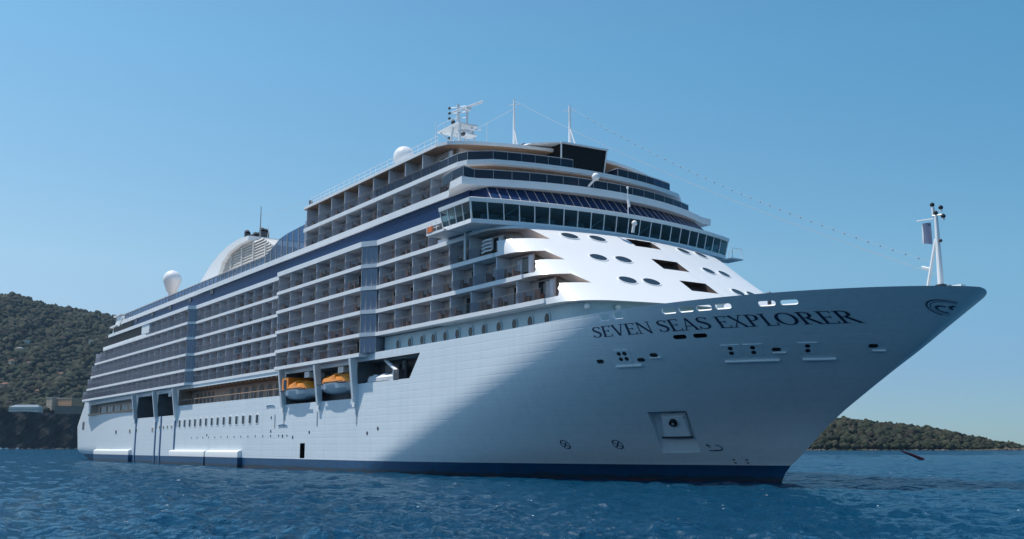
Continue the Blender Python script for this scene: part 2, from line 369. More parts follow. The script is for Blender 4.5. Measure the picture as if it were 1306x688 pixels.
mb = MB(); half = side_line(-85.0, 66.5, 0.03); mb.prism(half + [(x, -y) for x, y in reversed(half)], S1a, S1b, 'white_paint'); mb.build('deck_edge', SHIP)
# core walls behind the balconies
mb = MB()
for k, z1 in ((6, F7), (7, F8), (8, F9), (9, F10), (10, S1a)):
    mb.box(AFT_TIP[k] + 3.5, 61.0, -13.4, 13.4, FLOOR[k] - 0.3, z1 - 0.3, 'wall_paint')
mb.box(-80.5, 61.5, -13.2, 13.2, S1a - 0.2, S2b - 0.1, 'wall_paint')
mb.box(24.4, 61.0, -13.4, 13.4, S2b - 0.2, RFa + 0.1, 'wall_paint')
mb.build('cabin_wall', SHIP)
# deck 11: navy window band along the side, deck 12 edge above it
mb = MB(); mb.box(-74, 66.3, -15.42, 15.42, S1b - 0.05, S2a + 0.05, 'navy_glass'); band = mb.build('window_band', SHIP)
mb = MB()
for x in (-64, -52, -40, -28, -16): mb.mark(); mb.box(x, x + 1.6, -15.52, -15.38, 28.35, 29.1, 'black')
mb.build_each('vent', SHIP)
mb = MB()
L12 = [(-77, -15.2), (-74, -15.65), (62.5, -15.65), (65.6, -17.3), (68.2, -17.5)]
front12 = [(72.1 - 0.0147 * y * y, y) for y in [-15.9 + 31.8 * i / 24 for i in range(25)]]
mb.prism(L12 + front12 + [(x, -y) for x, y in reversed(L12)], S2a, S2b, 'white_paint'); mb.build('deck_edge', SHIP)
# deck 10 aft: long dark slot with a white panel
mb = MB(); mb.box(-86, -51, -16.6, -13.0, F10 + 0.02, F10 + 0.45, 'white_paint'); mb.box(-54, -48.6, -16.65, -13.0, F10 + 0.45, S1a - 0.02, 'white_paint'); mb.build('slot_wall', SHIP)
mb = MB(); mb.box(-86.5, -54, -16.5, -12.9, F10 + 0.45, S1a - 0.02, 'matt_black'); mb.build('slot_window', SHIP)
mb = MB(); mb.box(-82, -66, -15.5, -14, S1b + 0.5, S2a - 0.2, 'matt_black'); mb.build('slot_window', SHIP)
mb = MB()    # the white stern tower with its stepped platforms
mb.sideprism([(-86.5, F10 + 2.2), (-80.0, F10 + 2.2), (-76.5, 31.2), (-80.5, 31.6), (-82.3, 29.6)], -15.2, -10.5, 'white_paint')
mb.box(-85.2, -80, -15.6, -10, 29.2, 29.55, 'white_paint'); mb.box(-83, -77, -15.5, -10, 31.4, 31.7, 'white_paint')
mb.build('stern_tower', SHIP)
# corner panels where the wide midship and stern blocks step in
mb = MB()
for k in (6, 7, 8, 9, 10):
    z0, z1 = FLOOR[k], CEIL[k]
    for q in ([(44.1, -YA + 0.14), (45.9, -YB + 0.14), (45.3, -13.3), (43.6, -13.3)], [(-23.85, -YA + 0.14), (-22.85, -YB + 0.14), (-23.1, -13.3), (-24.2, -13.3)]):
        mb.mark(); mb.prism(q, z0, z1, 'panel_glass')
        for i in range(4):
            t = i / 3; x = q[0][0] + (q[1][0] - q[0][0]) * t; y = q[0][1] + (q[1][1] - q[0][1]) * t; mb.box(x - .04, x + .04, y - .05, y + .02, z0, z1, 'grey_metal')
mb.build_each('corner_panel', SHIP)

# ------------------------------------------------------------------ balconies
cache = {}
def balcony_meshes(wd, h, depth, big):
    key = (round(wd, 2), round(h, 2), round(depth, 2), big)
    if key in cache: return cache[key]
    a = MB(); a.box(0, 0.10, 0.16, depth, 0, h, 'divider'); a.box(0.12, wd, depth - 0.05, depth - 0.01, 0, h, 'wall_paint')
    a.box(0.14, wd - 0.1, 0.25, depth - 0.1, 0.0, 0.03, 'teak')
    a.box(wd * 0.88, wd * 0.98, depth - 0.35, depth - 0.06, 0.03, h * 0.9, 'divider')
    d = MB(); x0 = wd * (0.30, 0.2, 0.36)[big]; dh = min(h - 0.15, 2.05)
    d.box(x0, x0 + wd * 0.5, depth - 0.10, depth - 0.06, 0.04, dh, 'dark_glass')
    if big != 1: d.box(x0 + .08 + (big == 2) * wd * .26, x0 + wd * 0.24 + (big == 2) * wd * .24, depth - 0.125, depth - 0.105, 0.08, dh - .05, 'curtain')
    for q in (x0 - 0.05, x0 + wd * 0.25, x0 + wd * 0.5): d.box(q, q + 0.06, depth - 0.14, depth - 0.06, 0.04, dh, 'grey_metal')
    r = MB(); r.box(0.1, wd, 0.05, 0.075, 0.05, 1.0, 'rail_glass'); r.box(0.0, wd, 0.04, 0.085, 1.0, 1.035, 'rail_wood')
    n = max(2, int(wd / 1.8))
    for i in range(n): r.box(wd * i / n, wd * i / n + 0.03, 0.045, 0.08, 0.0, 1.0, 'rail_wood')
    cache[key] = (a.mesh('balcony'), d.mesh('sliding_door'), r.mesh('railing'), a, d, r); return cache[key]
cells = []
def fill(k, xa, xe, wd, ye):
    n = max(1, round((xe - xa) / wd)); w_ = (xe - xa) / n
    for i in range(n): cells.append((xa + i * w_, k, w_, ye))
for k in (6, 7, 8, 9, 10):
    if k < 10: fill(k, AFT_TIP[k] + 4.2, -24.3, 3.9, YA)
    else: fill(k, -48.4, -24.3, 3.9, YA)
    fill(k, -22.6, 16.4, 3.9, YB)
    fill(k, 17.6, 43.6, 4.3, YA)
fill(7, 46.4, 79.0, 4.15, YB); fill(8, 46.4, 75.6, 4.15, YB); fill(9, 46.4, 70.4, 4.15, YB); fill(10, 46.4, 65.6, 4.15, YB)
fill(12, 24.0, 62.6, 4.2, YB); fill(13, 24.0, 60.4, 4.2, YB)
cells.sort(key=lambda c: -c[0])
CHAIRS = []
rest = MB()
for i, (x, k, wd, ye) in enumerate(cells):
    z = FLOOR[k]; h = CEIL[k] - z; dp = 1.8
    a, d, r, A_, D_, R_ = balcony_meshes(wd, h, dp, (i * 7 + k * 5) % 11 % 3)
    if i < 100:
        b = child('balcony', a, SHIP, (x, -ye, z)); child('sliding_door', d, b); child('railing', r, b)
        if i % 7 != 3: CHAIRS.append((x + wd * random.uniform(0.2, 0.42), -ye + random.uniform(.6, 1.1), z + 0.035))
        if i % 5 != 2: CHAIRS.append((x + wd * random.uniform(0.58, 0.85), -ye + random.uniform(.6, 1.1), z + 0.035))
    else:
        for P in (A_, D_, R_):
            kk = len(rest.v); rest.v += [(vx + x, vy - ye, vz + z) for vx, vy, vz in P.v]; 
            mm = [rest.mi(n) for n in P.mats]
            for f_, mi_ in zip(P.f, P.m): rest.f.append([q + kk for q in f_]); rest.m.append(mm[mi_])
rb = rest.build('balconies', SHIP); rb['kind'] = 'stuff'
def chair_mesh():
    m = MB(); m.box(-0.32, 0.32, -0.3, 0.3, 0.36, 0.46, 'brown_chair'); m.box(-0.36, -0.27, -0.3, 0.33, 0.0, 0.95, 'brown_chair')
    m.box(-0.32, 0.32, -0.33, -0.25, 0.0, 0.62, 'brown_chair'); m.box(-0.32, 0.32, 0.25, 0.33, 0.0, 0.62, 'brown_chair'); return m.mesh('balcony_chair')
cm = chair_mesh()
for i, p in enumerate(CHAIRS):
    o = bpy.data.objects.new('balcony_chair', cm); COL.objects.link(o); o.location = p; o.rotation_euler.z = random.uniform(-0.5, 0.5) + R(90)
    tag(o, 'brown wicker armchair standing on a cabin balcony of the white ship', 'chair', 'wicker chairs on the ship balconies')

# ------------------------------------------------------------------ front tower with wrap-round balcony openings
def tower_solid():
    zs = [15.7, 16.3, 17.2, 18.3, 19.3, 20.2, 21.1, 22.0, 23.0, 23.6, 24.3, 24.9]
    v = []; f = []; n = None
    for z in zs:
        ring = mirror(tower_half(z)); n = len(ring); v += [(x, y, z) for x, y in ring]
    for j in range(len(zs) - 1):
        for i in range(n): f.append((j * n + i, j * n + (i + 1) % n, (j + 1) * n + (i + 1) % n, (j + 1) * n + i))
    f.append(tuple(range(n - 1, -1, -1))); f.append(tuple((len(zs) - 1) * n + i for i in range(n)))
    me = bpy.data.meshes.new('front_superstructure'); me.from_pydata(v, [], f); me.materials.append(M['white_clean'])
    bm = bmesh.new(); bm.from_mesh(me); bmesh.ops.recalc_face_normals(bm, faces=bm.faces); bm.to_mesh(me); bm.free(); return me
tc = MB()
def opening(zf, zb, zt, x_s, yend=12.4, x0=57.0):
    """balcony slot: open down to the floor zf aft of x_s, above a solid bulwark (top zb) forward of it"""
    half = lambda z, off: tower_half(z, x0=x0, nf=0, ns=26, nc=8, off=off)
    lo = half(zb, 0); idx = len(lo)
    ext = [(-12.6, 0.0), (-yend, 0.35)]
    cols = []
    for i in range(idx + 1):
        last = i == idx
        def P(z, off, slant=0.0):
            if last:
                y = -yend - slant; return (tower_front(y, z) + off, y, z)
            p = half(z, off)[i]; return (p[0], p[1], z)
        xm = P(zb, 0)[0]
        t = max(0.0, min(1.0, (xm - (x_s - 0.7)) / 1.4)); t = t * t * (3 - 2 * t)
        zbot = zf + 0.02 + (zb - zf - 0.02) * t
        sl = 0.9 if last else 0
        cols.append([P(zbot, 1.2), P(zt, 1.2, sl), P(zt, -2.0, sl), P(zbot, -2.0)])
    v = [q for c in cols for q in c]; f = []
    for i in range(len(cols) - 1):
        for j in range(4): f.append((4 * i + j, 4 * i + (j + 1) % 4, 4 * i + 4 + (j + 1) % 4, 4 * i + 4 + j))
    f.append((0, 1, 2, 3)); e = 4 * (len(cols) - 1); f.append((e + 3, e + 2, e + 1, e))
    tc.add(v, f, 'wall_paint')
opening(F7, 17.62, 18.62, 80.0)
opening(F8, 20.33, 21.38, 76.3)
opening(F9, 22.95, 24.30, 70.8, yend=11.6)
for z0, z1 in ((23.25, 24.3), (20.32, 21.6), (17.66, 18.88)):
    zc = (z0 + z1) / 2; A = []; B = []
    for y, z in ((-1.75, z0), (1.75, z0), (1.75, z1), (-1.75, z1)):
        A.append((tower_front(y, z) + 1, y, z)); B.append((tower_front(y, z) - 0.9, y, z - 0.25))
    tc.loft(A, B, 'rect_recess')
TW = bpy.data.objects.new('front_superstructure', tower_solid()); COL.objects.link(TW)
apply_boolean(TW, tc.build('cutter')); TW.parent = SHIP; TW.data.shade_smooth(); TW.data.set_sharp_from_angle(angle=R(32))
# oval windows on the sloping front
def oval(Y, z, a, b):
    n = 22; ring = []
    def sp(y, zz, off): return Vector((tower_front(y, zz) + off * 0.6, y, zz + off * 0.8))
    fr = MB(); gl = MB()
    c = [(a * math.cos(2 * math.pi * i / n), b * math.sin(2 * math.pi * i / n)) for i in range(n)]
    outer = [sp(Y + u * 1.16, z + v * 1.16, 0.05) for u, v in c]; inner = [sp(Y + u, z + v, 0.05) for u, v in c]; back = [sp(Y + u * 1.16, z + v * 1.16, -0.05) for u, v in c]
    fr.add(outer + inner + back, [(i, (i + 1) % n, n + (i + 1) % n, n + i) for i in range(n)] + [(i, 2 * n + i, 2 * n + (i + 1) % n, (i + 1) % n) for i in range(n)], 'white_clean')
    gl.add([sp(Y + u * 1.02, z + v * 1.02, 0.03) for u, v in c], [tuple(range(n))], 'port_glass')
    f = fr.build('oval_window', SHIP); gl.build('pane', f)
for z, ys in ((23.6, (5.9, 9.0)), (20.9, (5.75, 8.5)), (18.18, (5.75, 8.3))):
    for y in ys:
        for s in (-1, 1): oval(s * y, z, 0.84, 0.39)
# deck 6 wall under the tower, set back in its shade
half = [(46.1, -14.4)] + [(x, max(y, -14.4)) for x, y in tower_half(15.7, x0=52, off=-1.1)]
mb = MB(); mb.prism(mirror(half), 13.0, 15.72, 'teal_tone'); mb.build('deck_house_wall', SHIP)
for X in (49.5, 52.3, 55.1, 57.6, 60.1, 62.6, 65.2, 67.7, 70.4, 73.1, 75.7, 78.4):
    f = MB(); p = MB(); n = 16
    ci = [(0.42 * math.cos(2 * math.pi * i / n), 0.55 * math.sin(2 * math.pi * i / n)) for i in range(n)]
    f.sideprism([(X + u * 1.18, 14.62 + v * 1.18) for u, v in ci], -14.37, -14.46, 'teal_tone'); fo = f.build('porthole', SHIP)
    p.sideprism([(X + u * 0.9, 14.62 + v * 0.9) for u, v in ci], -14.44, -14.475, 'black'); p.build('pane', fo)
mb = MB()
for X, Y in ((83.6, -13.9), (84.6, -11.2)): mb.mark(); mb.ball((X, Y, 15.2), 0.26, 'white_clean', 10, 7); mb.tube((X - 0.3, Y + 0.3, 15.3), (X, Y, 15.2), 0.08, 'white_clean')
mb.build_each('floodlight', SHIP)
BX = lambda y: 73.65 - 0.0094 * y * y
# ------------------------------------------------------------------ bridge
def bplan(off, xaft=64.6, ym=18.1, n=30):
    f = [(BX(y) - off, y) for y in [-(ym - off) + 2 * (ym - off) * i / n for i in range(n + 1)]]
    return f + [(xaft + off * 0.4, ym - off), (63.4, 15.3), (63.4, -15.3), (xaft + off * 0.4, -(ym - off))]
mb = MB(); P = bplan(0.0)
mb.loft([(x, y, 26.82) for x, y in bplan(0.05)], [(x, y, 27.22) for x, y in P], 'white_clean', cap=True)
mb.loft([(x, y, 27.22) for x, y in P], [(x, y, 27.34) for x, y in bplan(0.35)], 'white_clean'); mb.build('bridge_roof', SHIP, smooth=35)
mb = MB(); mb.loft([(x, y, 24.74) for x, y in bplan(0.42)], [(x, y, 25.18) for x, y in bplan(0.46)], 'white_paint'); mb.build('bridge_sill', SHIP, smooth=30)
TOPW, BOTW = bplan(0.16), bplan(0.52)
gl = MB(); gl.loft([(x, y, 25.2) for x, y in BOTW[:31]], [(x, y, 26.86) for x, y in TOPW[:31]], 'bridge_glass', cap=False, close=False); BR = gl.build('bridge_window', SHIP)
gl = MB()
for s in (0, 30):
    j = 31 if s == 30 else 34
    gl.mark(); gl.add([(*BOTW[s], 25.2), (*BOTW[j], 25.2), (*TOPW[j], 26.86), (*TOPW[s], 26.86)], [(0, 1, 2, 3)], 'bridge_glass')
gl.build_each('bridge_window', SHIP)
mu = MB(); NP = 22
def bpt(Pl, t):
    ym = Pl[30][1]; y = -ym + 2 * ym * t; i = min(29, int(t * 30)); u = t * 30 - i
    return (Pl[i][0] + (Pl[i + 1][0] - Pl[i][0]) * u, Pl[i][1] + (Pl[i + 1][1] - Pl[i][1]) * u)
for i in range(NP + 1):
    mu.mark(); a = bpt(BOTW, i / NP); b = bpt(TOPW, i / NP); mu.tube((a[0] + .02, a[1], 25.16), (b[0] + .02, b[1], 27.1), 0.10 if i in (0, NP) else 0.065, 'white_clean', 4)
for s, j in ((0, 34), (30, 31)):
    for i in range(1, 5):
        mu.mark(); t = i / 4; mu.tube((BOTW[s][0] + (BOTW[j][0] - BOTW[s][0]) * t, BOTW[s][1] * 1.002, 25.16), (TOPW[s][0] + (TOPW[j][0] - TOPW[s][0]) * t, TOPW[s][1] * 1.002, 27.1), 0.07, 'white_clean', 4)
mu.build_each('mullion', SHIP)
mb = MB(); mb.prism(curve_plan(69.2, 0.0094, 15.6, 62.5), 24.7, 27.05, 'charcoal'); mb.build('bridge_back_wall', SHIP)
mb = MB()                                            # consoles and chairs seen through the windows
for y in (-15, -12.2, -9, -5.5, -2, 1.5, 5, 8.5, 12): mb.mark(); mb.box(BX(y) - 2.4, BX(y) - 1.7, y - 0.9, y + 0.9, 25.2, 26.0, 'grey_metal')
for y in (-13.6, -3.5, 3.0): mb.mark(); mb.tube((BX(y) - 1.3, y - 1.0, 25.3), (BX(y) - 1.0, y + 1.2, 26.9), 0.08, 'white_clean', 5)
mb.build_each('bridge_console', SHIP)
mb = MB(); mb.box(62.0, 65.6, -18.0, -15.3, 24.7, 24.95, 'white_paint')
for x in (62.0, 63.0, 64.0): mb.tube((x, -17.95, 24.9), (x, -17.95, 25.95), 0.035, 'white_clean', 4)
for z in (25.4, 25.95): mb.tube((62, -17.95, z), (64.6, -17.95, z), 0.03, 'white_clean', 4)
mb.box(62.3, 63.2, -18.05, -17.9, 25.0, 25.6, 'signal_orange'); mb.build('wing_platform', SHIP)
mb = MB(); mb.box(66, 69.0, 15.3, 18.0, 24.6, 24.8, 'white_paint'); mb.box(69, 71.5, 17.4, 19.3, 24.6, 24.75, 'white_paint')
for x, y in ((69.3, 19.2), (71.4, 19.2), (71.4, 17.6)): mb.tube((x, y, 24.7), (x, y, 25.9), 0.035, 'white_clean', 4)
mb.path([(69.3, 19.2, 25.9), (71.4, 19.2, 25.9), (71.4, 17.6, 25.9)], 0.03, 'white_clean', 4); mb.build('wing_platform', SHIP)
mb = MB()                                            # wing brackets and louvred corner screen
mb.tube((66.0, -15.7, 21.8), (66.2, -15.8, 24.65), 0.14, 'white_paint', 8); mb.build('wing_support', SHIP)
mb = MB()
for i in range(4):
    z = 21.95 + 0.36 * i
    mb.path([(69.6 + 0.04 * i, -15.95, z), (70.4, -16.05, z + 0.07), (71.1, -15.75, z + 0.12)], 0.09, 'white_clean', 6)
mb.build('louvre_screen', SHIP)
# raked windows of the lounge over the bridge roof
def arcpts(xc, c, ym, z, n=30): return [(xc - c * y * y, y, z) for y in [-ym + 2 * ym * i / n for i in range(n + 1)]]
lo, hi = arcpts(72.6, 0.0100, 15.2, 27.3), arcpts(70.9, 0.0125, 14.6, 29.2)
mb = MB(); mb.loft(lo, hi, 'navy_glass', cap=False, close=False)
mb.add([lo[0], hi[0], (64, -15.3, 29.2), (63.5, -15.35, 27.45)], [(0, 1, 2, 3)], 'navy_glass'); mb.add([lo[-1], hi[-1], (64, 15.3, 29.2), (63.5, 15.35, 27.45)], [(0, 1, 2, 3)], 'navy_glass')
mb.build('lounge_window', SHIP)
mb = MB()
for i in range(0, 31):
    mb.mark(); mb.tube((lo[i][0] + .03, lo[i][1], lo[i][2]), (hi[i][0] + .03, hi[i][1], hi[i][2]), 0.035, 'wall_paint', 4)
mb.build_each('mullion', SHIP)
# ------------------------------------------------------------------ decks 12 and 13 forward, roof, lookout
mb = MB(); mb.prism(curve_plan(71.2, 0.0150, 15.3, 62.0), S2b - 0.02, S2b + 0.16, 'white_clean'); mb.build('deck_lip', SHIP)
mb = MB(); c13 = curve_plan(69.6, 0.0130, 13.2, 62, yaft=15.7)
p13 = [(23.6, -15.68), (64.2, -15.68), (65.6, -15.3)] + [(69.6 - 0.0130 * y * y, y) for y in [-13.2 + 26.4 * i / 24 for i in range(25)]] + [(65.6, 15.3), (64.2, 15.68), (23.6, 15.68)]
mb.prism(p13, S3a, S3b, 'white_paint'); mb.build('deck_edge', SHIP)
prf = [(23.3, -15.6), (59.6, -15.6), (61.2, -15.1)] + [(65.7 - 0.018 * y * y, y) for y in [-13.4 + 26.8 * i / 24 for i in range(25)]] + [(61.2, 15.1), (59.6, 15.6), (23.3, 15.6)]
mb = MB(); mb.prism(prf, RFa + 0.05, RFb, 'white_paint'); mb.loft([(x - 0.15, y * 0.995, RFa) for x, y in prf], [(x - 0.1, y * 0.997, RFa + 0.05) for x, y in prf], 'teak'); mb.build('roof', SHIP)
mb = MB(); mb.prism([(x - 0.6, y * 0.96) for x, y in p13 if x > 60], S3a - 0.12, S3a - 0.01, 'teak'); mb.build('soffit', SHIP)
mb = MB(); mb.prism(curve_plan(67.0, 0.0150, 13.3, 60.5), S2b, S3a - 0.1, 'dark_glass'); mb.prism(curve_plan(63.2, 0.018, 13.3, 60.2), S3b, RFa - 0.02, 'dark_glass'); mb.build('lounge_front', SHIP)
def rail(pts, z, h, glass, name='glass_rail', post=1.9):
    a = MB(); n = len(pts)
    for (p, q) in zip(pts, pts[1:]):
        a.add([(*p, z + 0.06), (*q, z + 0.06), (*q, z + h - 0.05), (*p, z + h - 0.05)], [(0, 1, 2, 3)], glass)
        a.tube((*p, z + h), (*q, z + h), 0.04, 'grey_metal', 4)
        d = math.hypot(q[0] - p[0], q[1] - p[1]); k = max(1, int(round(d / post)))
        for i in range(k):
            t = i / k; a.tube((p[0] + (q[0] - p[0]) * t, p[1] + (q[1] - p[1]) * t, z), (p[0] + (q[0] - p[0]) * t, p[1] + (q[1] - p[1]) * t, z + h), 0.022, 'grey_metal', 4)
    return a.build(name, SHIP)
rail([(62.8, -16.6), (65.6, -17.1), (68.0, -17.2)] + [(71.1 - 0.0147 * y * y, y) for y in [-15.6 + 29.4 * i / 16 for i in range(17)]], S2b + 0.15, 1.05, 'blue_rail_glass')
rail([(45, -15.5), (64.0, -15.5), (65.4, -15.1)] + [(69.3 - 0.0130 * y * y, y) for y in [-13.0 + 9.0 * i / 6 for i in range(7)]] + [(66.7, -4.0)], S3b, 1.0, 'blue_rail_glass')
rail([(67.1, 2.2)] + [(69.3 - 0.0130 * y * y, y) for y in [2.2 + 9.4 * i / 6 for i in range(7)]], S3b, 1.0, 'blue_rail_glass')
# lookout box standing out of the roof edge
mb = MB()
lk0 = [(62.0, -3.7), (66.6, -3.7), (67.0, 1.9), (62.0, 1.9)]; lk1 = [(60.5, -3.9), (66.9, -3.9), (67.4, 2.1), (60.5, 2.1)]
mb.loft([(x, y, 33.0) for x, y in lk0], [(x, y, 36.02) for x, y in lk1], 'matt_black'); LK = mb.build('lookout', SHIP)
mb = MB(); mb.prism([(60.2, -4.05), (67.1, -4.05), (67.6, 2.25), (60.2, 2.25)], 36.02, 36.2, 'white_paint')
mb.loft([(60.2, -8.5, RFb), (65.0, -7.2, RFb), (65.4, -7.0, RFb + 0.12), (60.2, -8.5, RFb + .12)], [(60.2, -4.0, 36.02), (67.0, -4.0, 36.02), (67.0, -4.0, 36.17), (60.2, -4.0, 36.17)], 'white_paint')
mb.tube((66.65, -3.75, 33.0), (66.98, -3.95, 36.1), 0.09, 'white_clean', 5); mb.tube((67.05, 1.95, 33.0), (67.45, 2.15, 36.1), 0.07, 'white_clean', 5)
mb.build('lookout_roof', LK)
# ------------------------------------------------------------------ open deck aft: wind screens
mb = MB(); mb.box(-73.5, 8.5, -15.35, -15.28, S2b + 0.1, 31.15, 'screen_glass'); mb.box(-73.5, 8.5, -15.40, -15.22, 31.15, 31.27, 'wall_paint')
for i in range(42): mb.box(-73.5 + 2 * i, -73.42 + 2 * i, -15.38, -15.24, S2b, 31.15, 'wall_paint')
mb.build('wind_screen', SHIP)
mb = MB(); top = [(8.5, 31.2), (11, 31.9), (14, 32.9), (17, 33.2), (23.4, 33.4)]
mb.sideprism([(8.5, S2b)] + top + [(23.4, S2b)], -15.33, -15.28, 'screen_glass')
for i in range(8):
    x = 8.6 + 2.1 * i; mb.box(x, x + 0.09, -15.37, -15.24, S2b, interp(top, x), 'wall_paint')
mb.build('wind_screen', SHIP)
mb = MB(); mb.box(-72, 23, -13.5, 13.5, S2b - 0.02, S2b + 0.3, 'teak'); mb.box(-56, -8, -9, 9, S2b + 0.3, 33.6, 'white_paint'); mb.build('pool_deck_house', SHIP)
mb = MB(); mb.tube((24.2, -15, 35.7), (24.2, -15, 36.6), 0.25, 'charcoal', 8); mb.build('roof_vent', SHIP)
mb = MB()
for i in range(24):
    x = 25 + 1.5 * i; mb.tube((x, -15.3, RFb), (x, -15.3, RFb + 1.0), 0.03, 'white_clean', 4)
for z in (0.5, 1.0): mb.tube((25, -15.3, RFb + z), (59.5, -15.3, RFb + z), 0.022, 'white_clean', 4)
mb.build('railing', SHIP)
# ------------------------------------------------------------------ funnel
FZ = lambda p: [(x, 31 + (z - 31) * 0.80) for x, z in p]
fp_out = FZ([(-60, 31.0), (-55.5, 34.2), (-51.5, 37.6), (-46, 40.6), (-40.5, 42.6), (-35.5, 43.6), (-30, 44.0), (-24.8, 43.7)])
fp_in = FZ([(-24.8, 42.6), (-30, 42.6), (-35, 41.9), (-38.8, 40.2), (-40.8, 37.6), (-41.3, 34), (-41.3, 31.0)])
mb = MB()
for y in (-6.2, 4.6): mb.sideprism(fp_out + fp_in, y, y + 1.6, 'white_clean')
for p, q in zip(fp_out, fp_out[1:]): mb.loft([(p[0], -4.59, p[1]), (p[0], 4.59, p[1]), (p[0] + .2, 4.59, p[1] - .5), (p[0] + .2, -4.59, p[1] - .5)], [(q[0], -4.59, q[1]), (q[0], 4.59, q[1]), (q[0] + .2, 4.59, q[1] - .5), (q[0] + .2, -4.59, q[1] - .5)], 'white_clean')
FN = mb.build('funnel', SHIP, smooth=25)
mb = MB(); grp = FZ([(-41.3, 31), (-40.8, 37.6), (-38.8, 40.2), (-35, 41.9), (-30, 42.6), (-24.8, 42.6), (-19.5, 42.0), (-15.5, 39.8), (-13.8, 36.5), (-13.5, 31)])
mb.sideprism(grp, -5.2, 5.2, 'louvre_grey'); mb.build('louvre_backing', FN)
mb = MB()
def chord(z):
    xs = []
    for (a, b), (c, d) in zip(grp, grp[1:]):
        if (b - z) * (d - z) <= 0 and b != d: xs.append(a + (c - a) * (z - b) / (d - b))
    return (min(xs), max(xs)) if len(xs) > 1 else None
for i in range(17):
    z = 31.4 + 0.52 * i; c = chord(z)
    if c: mb.loft([(c[0], -5.25, z), (c[1], -5.25, z), (c[1], -5.25, z + 0.26), (c[0], -5.25, z + 0.26)], [(c[0], -5.5, z - 0.06), (c[1], -5.5, z - 0.06), (c[1], -5.3, z + 0.26), (c[0], -5.3, z + 0.26)], 'louvre_grey')
for x in (-36, -30, -24, -18): mb.box(x, x + 0.35, -5.62, -5.2, 31, 39.8 if x < -19 else 38.4, 'louvre_grey')
mb.build('louvre', FN)
mb = MB()
for x, y, h in ((-38, -2.5, 1.5), (-36.2, -1, 2.3), (-34.6, -2.8, 2.6), (-33.0, -1, 2.1), (-30.5, -2.6, 1.5), (-28.3, -1.5, 1.9), (-26.5, -2.8, 1.6)):
    mb.mark(); mb.tube((x, y, 39.6), (x - 0.3, y, 41.0 + h), 0.62, 'charcoal', 10); mb.tube((x - 0.3, y, 41.0 + h), (x - 0.7, y, 41.5 + h), 0.62, 'black', 10, 0.5)
mb.build_each('exhaust_pipe', FN)
mb = MB(); mb.tube((-23.5, -4.5, 39), (-23.5, -4.5, 46.6), 0.16, 'grey_metal', 6, 0.07); mb.tube((-23.9, -4.5, 42.6), (-23.1, -4.5, 42.6), 0.05, 'signal_orange', 5)
mb.tube((-20, -4.5, 39.0), (-19, -4.5, 42.2), 0.06, 'white_clean', 5); mb.build('mast', FN)
# ------------------------------------------------------------------ radomes, masts
def radome(x, y, z0, zc, r):
    m = MB(); m.ball((x, y, zc), r, 'white_clean', 20, 14); m.loft([(x + r * .55 * math.cos(a), y + r * .55 * math.sin(a), zc - r * 1.45) for a in [2 * math.pi * i / 16 for i in range(16)]], [(x + r * .93 * math.cos(a), y + r * .93 * math.sin(a), zc - r * .4) for a in [2 * math.pi * i / 16 for i in range(16)]], 'white_clean')
    o = m.build('radome', SHIP, smooth=50)
    m = MB(); m.tube((x, y, z0), (x, y, zc - r * 1.4), r * 0.38, 'white_paint', 12); m.build('pedestal', o)
radome(-65.5, -8, 30.0, 38.4, 1.9)
radome(45.6, -12, RFb, 38.2, 1.35)
mb = MB(); mb.ball((73.2, -4.2, 30.75), 0.42, 'white_clean', 14, 10); mb.tube((72.0, -4.2, 30.0), (73.2, -4.2, 30.6), 0.12, 'white_clean'); mb.build('camera_dome', SHIP, smooth=40)
mb = MB(); mb.ball((74.9, -0.5, 25.95), 0.30, 'white_clean', 14, 10); mb.tube((74.6, -0.5, 25.0), (74.8, -0.5, 25.8), 0.16, 'white_clean'); mb.build('searchlight', SHIP, smooth=40)
mb = MB(); mb.tube((72.9, 0.4, 27.3), (72.9, 0.4, 30.2), 0.055, 'white_clean'); mb.ball((72.9, 0.4, 30.3), 0.15, 'white_clean', 10, 8); mb.tube((72.9, 0.4, 29.0), (73.1, 0.4, 28.2), 0.14, 'white_clean'); mb.build('light_post', SHIP, smooth=40)
# radar mast on the roof
RX, RY = 44.6, -3.0
mb = MB()
for sx, sy in ((-1, -1), (1, -1), (1, 1), (-1, 1)): mb.tube((RX + sx * 1.9, RY + sy * 1.9, RFb), (RX + sx * 0.8, RY + sy * 0.9, 44.0), 0.16, 'mast_grey', 6)
lg = lambda sx, sy, z: (RX + sx * (1.9 - 1.1 * (z - RFb) / (44 - RFb)), RY + sy * (1.9 - 1.0 * (z - RFb) / (44 - RFb)), z)
for z in (37.4, 39.4, 41.4, 43.2):
    for (a_, b_), (c_, d_) in (((-1, -1), (1, -1)), ((1, -1), (1, 1)), ((1, 1), (-1, 1)), ((-1, 1), (-1, -1))):
        mb.tube(lg(a_, b_, z), lg(c_, d_, z), 0.06, 'mast_grey', 4); mb.tube(lg(a_, b_, z - 1.9 if z > 38 else z - 1.5), lg(c_, d_, z), 0.05, 'mast_grey', 4)
RM = mb.build('radar_mast', SHIP)
mb = MB(); mb.box(RX - 4.0, RX + 1.4, RY - 1.5, RY + 1.5, 43.9, 44.1, 'mast_grey')
for x in (RX - 3.9, RX - 2.2, RX - 0.5, RX + 1.3): mb.tube((x, RY - 1.45, 44.0), (x, RY - 1.45, 44.9), 0.035, 'mast_grey', 4)
